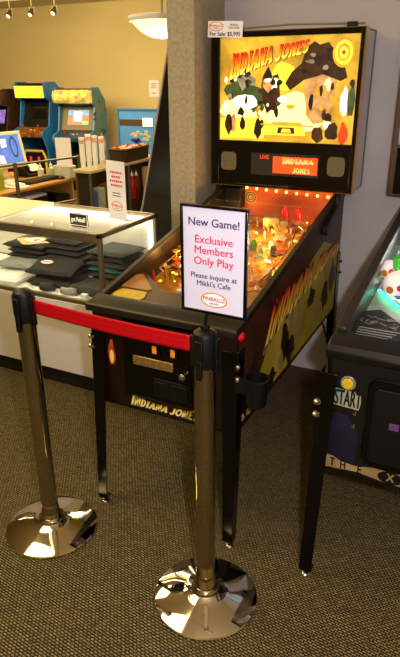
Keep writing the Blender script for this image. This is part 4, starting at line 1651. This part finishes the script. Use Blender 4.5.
# ------------------------------------------------------------------ back counter, basket, cups
bc = thing('back_counter', 'open dark counter with pale top and stocked shelf, behind the case', 'counter', (-2.32, 2.95, 0))
top_m = mat('pale_counter_top', 'c9b88a', .35, noise=.05)
mb = MB()
mb.box(.06, .25, -.55, .62, .925, .95)
mb.build('counter_top', top_m, bc, bevel=.003)
dkm = mat('dark_cabinet', '2a1e12', .5, noise=.2)
mb = MB()
mb.box(.07, .09, -.53, .60, 0, .925)
mb.build('back_panel', mat('brown_panel', '6a4a22', .5, noise=.15), bc)
for b in (-.53, .58):
    mb = MB()
    mb.box(.09, .23, b, b + .02, 0, .925)
    mb.build('end_panel', dkm, bc, bevel=.002)
for zz in (.60, .12):
    mb = MB()
    mb.box(.09, .23, -.51, .58, zz - .018, zz)
    mb.build('shelf', dkm, bc)
for b in (-.545, .03, .585):
    mb = MB()
    mb.box(.225, .245, b - .01, b + .01, 0, .925)
    mb.build('front_post', rail_m, bc, bevel=.002)

cupm = mat('white_cup_paper', 'f2eee6', .6)
for k, (a, b, lab) in enumerate(((-2.218, 2.50, 'first white stack of paper cups from the guard rail, on the back counter'), (-2.175, 2.53, 'second white stack of paper cups from the guard rail, on the back counter'), (-2.132, 2.56, 'third white stack of paper cups from the guard rail, on the back counter'), (-2.11, 2.625, 'white stack of paper cups nearest the bottle, on the back counter'))):
    t = thing('cup_stack', lab, 'cup stack', (a, b, .9505), 0, 'paper cup stacks on the back counter')
    h0 = .25 + .012 * ((k * 2) % 3)
    mb = MB()
    prof = [(.019, 0)]
    for i in range(14):
        z = h0 * .22 + i * (h0 * .7 / 14)
        prof += [(.0225, z), (.0245, z + .004), (.0225, z + .008)]
    prof += [(.0245, h0 - .004), (.0255, h0), (.022, h0)]
    mb.lathe(prof, (0, 0, 0), 20)
    mb.build('cups', cupm, t)
    mb = MB()
    mb.lathe([(.0252, h0 - .05), (.0256, h0 - .034), (.0252, h0 - .018)], (0, 0, 0), 20)
    mb.build('red_print', mat('faded_red_print', 'd8705a', .6, col2='f0e4da', scale=70), t)
bottle(-2.19, 2.75, .9505, [(.03, 0), (.031, .004), (.031, .20), (.024, .215)], mat('label_print', 'c8c4c0', .4, col2='5a5a86', scale=24), mat('orange_cap', 'd86a24', .4), 'white bottle with an orange cap beside the paper cups', 'squeeze_bottle')

bk = thing('wicker_basket', 'dark woven basket of wrapped sweets on the back counter', 'basket', (-2.17, 3.14, .9505), R(4))
wick = mat('dark_wicker', '4a2e14', .7, col2='2a180a', scale=90, bump=.8)
mb = MB()
BX, BY, BH = .092, .25, .105
for lay in range(9):
    z = .008 + lay * .0118
    f = .92 + .08 * lay / 8
    pts = []
    n = 64
    for i in range(n):
        t = 2 * math.pi * i / n
        c, s = math.cos(t), math.sin(t)
        w_ = 1 + .015 * (1 if (i + lay) % 2 else -1)
        pts.append((BX * f * w_ * math.copysign(abs(c) ** .35, c), BY * f * w_ * math.copysign(abs(s) ** .35, s), z))
    mb.tube(pts, .0068, 6, True)
mb.box(-BX * .9, BX * .9, -BY * .9, BY * .9, .0, .008)
mb.build('woven_body', wick, bk)
mb = MB()
pts = []
for i in range(64):
    t = 2 * math.pi * i / 64
    c, s = math.cos(t), math.sin(t)
    pts.append((BX * 1.02 * math.copysign(abs(c) ** .35, c), BY * 1.02 * math.copysign(abs(s) ** .35, s), .112))
mb.tube(pts, .010, 8, True)
mb.build('rim', wick, bk)
rng = random.Random(3)
cols = [('red', 'c8201c'), ('yellow', 'e8c020'), ('orange', 'e07818'), ('white', 'eee6d8'), ('pink', 'd83a7a'), ('brown', '5a3418')]
kinds = {}
spots = [(a, b) for a in (-.05, -.017, .017, .05) for b in (-.18, -.13, -.08, -.03, .02, .07, .12, .17)]
rng.shuffle(spots)
for k, (a, b) in enumerate(spots[:38]):
    cn, cc = cols[k % 6]
    if cn not in kinds:
        mb = MB()
        mb.lathe([(.003, -.03), (.016, -.027), (.006, -.018), (.013, -.012), (.016, 0), (.013, .012), (.006, .018), (.016, .027), (.003, .03)], (0, 0, 0), 10)
        o = mb.build('wrapped_sweet', mat(cn + '_wrapper', cc, .3, noise=.1))
        kinds[cn] = o
    else:
        o = kinds[cn].copy()
        COL.objects.link(o)
    tag(o, cn + ' wrapped sweet lying in the dark woven basket', 'sweet', 'wrapped sweets in the basket')
    o.location = (-2.17 + a - b * .07, 3.14 + b + a * .07, .9505 + .108 + rng.uniform(0, .01))
    o.rotation_euler = (R(90) + rng.uniform(-.15, .15), 0, rng.uniform(0, 6.28))
fill = MB()
fill.box(-.08, .08, -.23, .23, .008, .09)
fill.build('liner', mat('brown_liner', '3a2412', .8, noise=.3, scale=50), bk, bevel=.004)
mb = MB()
for k in range(7):
    t = k * .9
    mb.tube([(0, 0, .0), (.03 * math.cos(t), .03 * math.sin(t), .035), (.05 * math.cos(t + .3), .05 * math.sin(t + .3), .02 + .004 * k), (.02 * math.cos(t + .6), .02 * math.sin(t + .6), .008)], .0075, 6)
place(tag(mb.build('ribbon_bow', mat('royal_blue_ribbon', '24309a', .35)), 'royal blue ribbon bow on the far end of the sweets basket', 'bow'), (-2.19, 3.30, 1.085))

# stock on the shelf of the back counter
stock = [('blue carton standing on the counter shelf, nearest the guard rail', 'carton', '4a5a9a', 2.50, .042, .035, .15),
         ('white carton beside the blue one on the counter shelf', 'carton', 'c8c2b4', 2.61, .042, .035, .17),
         ('brown cardboard box on the counter shelf', 'cardboard_box', '8a6430', 2.74, .07, .05, .19),
         ('small tan box next to the middle post of the counter shelf', 'cardboard_box', 'a88850', 2.90, .05, .045, .12)]
for lab, nm, cc, b, w_, d_, h_ in stock:
    mb = MB()
    mb.box(-d_, d_, -w_, w_, 0, h_)
    mb.prism([(-d_ * .9, h_), (d_ * .9, h_), (d_ * .8, h_ + .008), (-d_ * .8, h_ + .008)], 'y', -w_ * .9, w_ * .9)
    place(tag(mb.build(nm, mat('card_' + cc, cc, .6, noise=.2, scale=30), bevel=.002), lab, 'box'), (-2.155, b, .6005))
bottle(-2.13, 3.10, .6005, [(.03, 0), (.033, .006), (.033, .15), (.02, .19), (.014, .21)], mat('red_drink', 'a81c1c', .2, noise=.3, scale=60), white_pl, 'red bottle on the counter shelf, beside the tall card', 'drink_bottle')
bottle(-2.14, 3.19, .6005, [(.03, 0), (.033, .006), (.033, .14), (.02, .18), (.014, .20)], mat('dark_red_drink', '6a1a14', .2, noise=.3, scale=60), white_pl, 'dark red bottle behind the bright red one on the counter shelf', 'drink_bottle')
mb = MB()
mb.lathe([(.022, 0), (.024, .004), (.036, .26), (.038, .265), (.034, .268)], (0, 0, 0), 20)
place(tag(mb.build('paper_cone', mat('kraft_cup', 'd8a878', .6, noise=.1)), 'tall tan paper cup stack at the counter shelf edge by the black cabinet', 'cup stack'), (-1.88, 2.38, .60))
bpy.data.objects['paper_cone'].location = (-2.13, 3.33, .6005)

# ------------------------------------------------------------------ far room: arcade cabinets, board, lamp, track lights
bd = thing('sign_board', 'blue painted board with small black and white plaques, in front of the far wall', 'board', (-3.25, 5.0, 0), R(4))
mb = MB()
mb.box(-.29, .29, 0, .04, 0, 1.30)
bdp = mb.build('panel', mat('blue_board', '3a74b0', .5, noise=.08, scale=4), bd, bevel=.004)
mb = MB()
for (a0, a1, b0, b1) in ((-.29, -.27, 0, 1.30), (.27, .29, 0, 1.30), (-.27, .27, 1.28, 1.30)):
    mb.box(a0, a1, -.012, 0, b0, b1)
mb.build('edge_frame', mat('blue_frame', '2c5680', .5), bdp)
mb = MB()
mb.box(-.26, .09, -.006, 0, 1.10, 1.17)
mb.build('black_plaque', mat('brass_edge_black', '3a2c1a', .4), bdp)
mb = MB()
mb.box(.07, .21, -.01, 0, 1.09, 1.19)
mb.build('white_plaque', white_paper, bdp)
mb = MB()
rng = random.Random(6)
for k in range(22):
    a, b = rng.uniform(-.12, .14), rng.uniform(.88, 1.03)
    mb.box(a, a + .05, -.002, 0, b, b + .015)
mb.build('faded_print', mat('gold_faded_print', 'b09a50', .6), bdp)

mb = MB()
mb.box(-.09, .09, -.006, 0, 0, .25)
wn = tag(mb.build('wall_notice', white_paper), 'small white notice pinned on the tan far wall', 'notice')
place(wn, (-4.38, 7.298, 1.36))
mb = MB()
for k, b in enumerate((.19, .16, .13, .05)):
    mb.box(-.05 + .01 * (k % 2), .05 - .01 * (k % 2), -.008, -.006, b, b + .014)
mb.build('red_print', mat('light_red_print', 'd86a4a', .6), wn)
mb = MB()
mb.box(-.04, .04, -.008, 0, 0, .12)
mb.box(-.008, .008, -.014, -.008, .045, .075)
place(tag(mb.build('light_switch', cream, bevel=.002), 'cream light switch on the far wall beside the blue cabinet', 'switch'), (-5.36, 7.298, .93))

blue = mat('blue_cabinet_paint', '2c78bc', .4, noise=.06, scale=5)
SIDE = [(.0, 0), (.0, .62), (-.10, .80), (-.14, .86), (-.10, .92), (.10, .98), (.20, 1.36), (.06, 1.42), (.04, 1.60), (.10, 1.66), (.40, 1.66), (.66, 1.45), (.70, 1.2), (.70, 0)]


def upright(name, label, loc, rz, W_, D_, H_, sidem, innerm, marquee, screenm, panelm, left_side=None, trim=None, fancy=False):
    t = thing(name, label, 'arcade machine', loc, rz, 'arcade machines by the far wall')
    kx, kz = D_ / .70, H_ / 1.66
    pts = [(a * kx, b * kz) for a, b in SIDE]
    for s in (-1, 1):
        mb = MB()
        mb.prism(pts, 'x', s * W_ / 2, s * (W_ / 2 - .022))
        mb.build('side_panel', sidem if s > 0 or not left_side else left_side, t, bevel=.002)
    h = W_ / 2 - .022
    mb = MB()
    mb.box(-h, h, .03, .06, 0, .62 * kz)
    mb.box(-h, h, .66 * kx, .68 * kx, 0, 1.25 * kz)
    mb.prism([(.12 * kx, 1.64 * kz), (.40 * kx, 1.64 * kz), (.64 * kx, 1.44 * kz), (.66 * kx, 1.25 * kz), (.62 * kx, 1.25 * kz), (.6 * kx, 1.4 * kz), (.38 * kx, 1.60 * kz), (.12 * kx, 1.60 * kz)], 'x', -h, h)
    mb.prism([(.16 * kx, .96 * kz), (.19 * kx, .96 * kz), (.36 * kx, 1.38 * kz), (.33 * kx, 1.40 * kz)], 'x', -h, h)
    mb.prism([(.21 * kx, 1.38 * kz), (.34 * kx, 1.36 * kz), (.34 * kx, 1.40 * kz), (.08 * kx, 1.43 * kz)], 'x', -h, h)
    mb.build('inner_body', innerm, t)
    mb = MB()
    mb.prism([(-.11 * kx, .88 * kz), (.14 * kx, .965 * kz), (.16 * kx, .94 * kz), (-.02 * kx, .80 * kz), (-.09 * kx, .82 * kz)], 'x', -h, h)
    cp = mb.build('control_panel', panelm, t, bevel=.003)
    for s in (-.5, .5):
        mb = MB()
        p = Vector((s * W_ * .5, .0, .925 * kz))
        mb.cyl(p, p + Vector((0, -.01, .06)), .005, n=8)
        mb.sphere(p + Vector((0, -.01, .07)), .018, 12)
        mb.build('joystick', red_pl, cp)
    for k in range(5):
        mb = MB()
        p = Vector((-.06 + .03 * k, -.0 + .012 * (k % 2), .922 * kz))
        mb.cyl(p, p + Vector((0, -.004, .014)), .011, n=12)
        mb.build('push_button', (red_pl, yel_pl, rub)[k % 3], cp)
    mb = MB()
    if fancy:
        n = 10
        arcp = [(.11 * kx - .10 * math.cos(R(-75 + 150 * i / n)), 1.52 * kz + .10 * math.sin(R(-75 + 150 * i / n))) for i in range(n + 1)]
        mb.prism(arcp, 'x', -h - .03, h + .03)
    else:
        mb.prism([(.045 * kx, 1.42 * kz), (.03 * kx, 1.60 * kz), (.06 * kx, 1.60 * kz), (.075 * kx, 1.42 * kz)], 'x', -h, h)
    mb.build('marquee', marquee, t)
    mb = MB()
    yq = lambda z: (.16 + (.33 - .16) * (z - .96) / (1.40 - .96)) * kx - .004
    a0, a1 = (.985, 1.375) if fancy else (1.02, 1.34)
    fw_ = h * (.98 if fancy else .85)
    mb.add([(-fw_, yq(a0), a0 * kz), (fw_, yq(a0), a0 * kz), (fw_, yq(a1), a1 * kz), (-fw_, yq(a1), a1 * kz)], [(0, 1, 2, 3)])
    bez = mb.build('screen_bezel', mat('olive_bezel', '6e6340', .4) if fancy else black_matte, t)
    mb = MB()
    z0, z1 = (1.06, 1.31) if fancy else (1.08, 1.32)
    fw_ = h * .62
    T0 = frame((0, yq((z0 + z1) / 2) - .003, (z0 + z1) / 2 * kz), (1, 0, 0), (0, yq(1.4) - yq(1.0), .4 * kz))
    mb.T = T0
    hh = (z1 - z0) / 2 * kz
    flat(mb, [(-fw_, -hh), (fw_, -hh), (fw_, hh), (-fw_, hh)], 0, 0)
    if len(screenm) > 1:
        flat(mb, [(-fw_, hh * .35), (fw_, hh * .35), (fw_, hh), (-fw_, hh)], .001, 1)
        flat(mb, [(-fw_ * .45, -hh * .55), (fw_ * .35, -hh * .55), (fw_ * .35, hh * .75), (-fw_ * .45, hh * .75)], .002, 2)
        flat(mb, [(fw_ * .4, -hh), (fw_, -hh), (fw_, -hh * .55), (fw_ * .4, -hh * .55)], .002, 3)
    mb.build('screen', screenm, bez, smooth=False)
    mb = MB()
    mb.box(-h * .6, h * .6, .018, .031, .12 * kz, .60 * kz)
    cd = mb.build('coin_door', black_matte, t, bevel=.004)
    if trim:
        mb = MB()
        P = [(-h * .8, .62 * kz * .2), (-h * .8, .50 * kz), (-h * .62, .59 * kz), (h * .62, .59 * kz), (h * .8, .50 * kz), (h * .8, .62 * kz * .2)]
        mb.tube([(a, .02, b) for a, b in P], .022, 8)
        mb.build('door_surround', trim, t)
    for s in (-.3, .3):
        mb = MB()
        mb.box(s * h - .02, s * h + .02, .012, .019, .42 * kz, .50 * kz)
        mb.build('coin_slot', mat('red_slot_lamp', 'd02a1a', .3, emit=.8), cd)
    return t


mq_y = mat('yellow_marquee', 'f6d23a', .4, col2='e8a020', scale=12, emit=1.15)
mq_f = mat('art_marquee', 'f2cc50', .35, col2='5a4a3a', scale=11, emit=.75)
upright('arcade_cabinet', 'blue sided arcade cabinet with bright yellow marquee and dark screen', (-5.90, 6.0, 0), R(7), .56, .66, 1.60, blue, black_matte, mq_y,
        [mat('dark_screen', '0c0a0c', .15)], mat('maroon_panel', '4a1410', .4, col2='a8702a', scale=16), left_side=blue, trim=mat('yellow_surround', 'c8a040', .4))
rc = upright('arcade_cabinet', 'blue arcade cabinet with rounded marquee and glowing blue and red game screen', (-5.08, 6.02, 0), R(15), .60, .70, 1.52, mat('blue_art_paint', '2f74a4', .4, col2='4488ae', scale=4), black_matte, mq_f,
             [mat('screen_rose', 'd07a6a', .2, emit=.7, noise=.2, scale=20), mat('screen_sky', '7aa0d0', .2, emit=.8, noise=.1), mat('screen_white', 'e8eaf6', .2, emit=.8), mat('screen_green', '8ac87a', .2, emit=.7)],
             mat('teal_panel', '1f4a5a', .4), fancy=True)
rng = random.Random(17)
for k in range(14):
    mb = MB()
    mb.T = frame((.3008, 0, 0), (0, 1, 0), (0, 0, 1))
    a, b = rng.uniform(.12, .62), rng.uniform(.75, 1.30)
    flat(mb, blob(rng, a, b, rng.uniform(.03, .08), rng.uniform(.015, .035), 8, .4), .0003 + k * .0001, 0)
    mb.build('painted_patch', rng.choice((mat('gold_side_print', '8a7a3a', .5), MATS['gold_side_print'], mat('dark_side_print', '1c3a4a', .5))), rc, smooth=False)
upright('arcade_cabinet', 'brown sided arcade cabinet with purple screen at the edge of the room', (-6.56, 5.75, 0), R(4), .58, .66, 1.50, mat('brown_cab_paint', '3a2012', .4, noise=.2), black_matte, mat('dim_marquee', '6a3a1a', .4, emit=.2),
        [mat('purple_screen', '5a48a8', .2, col2='9a7ac8', scale=14, emit=.75)], black_matte)

lp = thing('pendant_lamp', 'white glass bowl pendant lamp hanging near the wallpapered divider', 'pendant lamp', (-1.294, 2.3, 2.03))
mb = MB()
mb.cyl((0, 0, .02), (0, 0, CEIL - 2.03 - .002), .009, n=12)
mb.cyl((0, 0, CEIL - 2.03 - .03), (0, 0, CEIL - 2.03 - .002), .06, .06, n=24)
mb.build('rod', mat('cream_metal', 'd8c89a', .4), lp)
mb = MB()
mb.lathe([(.20, -.022), (.228, -.018), (.236, 0), (.228, .018), (.20, .022), (.06, .03), (.01, .032)], (0, 0, 0), 48)
mb.build('rim', mat('white_rim', 'efe6d4', .45, emit=.12), lp)
mb = MB()
mb.lathe([(.002, -.125), (.05, -.12), (.10, -.105), (.15, -.078), (.19, -.04), (.205, -.022)], (0, 0, 0), 48)
mb.build('glass_bowl', mat('glowing_glass', 'ffe6a0', .4, emit=1.5), lp)
d = bpy.data.lights.new('pendant_light', 'POINT')
d.energy = 22
d.color = (1.0, .8, .45)
d.shadow_soft_size = .12
o = bpy.data.objects.new('pendant_light', d)
COL.objects.link(o)
o.location = (0, 0, -.28)
o.parent = lp

tr = thing('track_light', 'white ceiling track with three small spotlights along the far room', 'track light', (-6.2, 6.3, CEIL - .03))
mb = MB()
mb.box(-2.2, 2.6, -.018, .018, -.0, .03)
mb.build('track', mat('white_track', 'd8cba6', .5), tr)
for px_ in (-.14, .30, .74):
    mb = MB()
    mb.cyl((px_, 0, 0), (px_, 0, -.09), .010, n=10)
    mb.tube([(px_ - .045, 0, -.19), (px_ - .045, 0, -.10), (px_ + .045, 0, -.10), (px_ + .045, 0, -.19)], .006, 6)
    hd = mb.build('spotlight', MATS['white_track'], tr)
    mb = MB()
    mb.cyl((px_, .02, -.14), (px_, -.05, -.21), .035, .045, n=16)
    mb.build('spot_head', mat('bronze_head', '7a6a44', .35, .6), hd)
    mb = MB()
    mb.cyl((px_, -.048, -.208), (px_, -.054, -.214), .034, n=16)
    mb.build('spot_bulb', mat('spot_glow', 'fff2d0', .3, emit=1.2), hd)
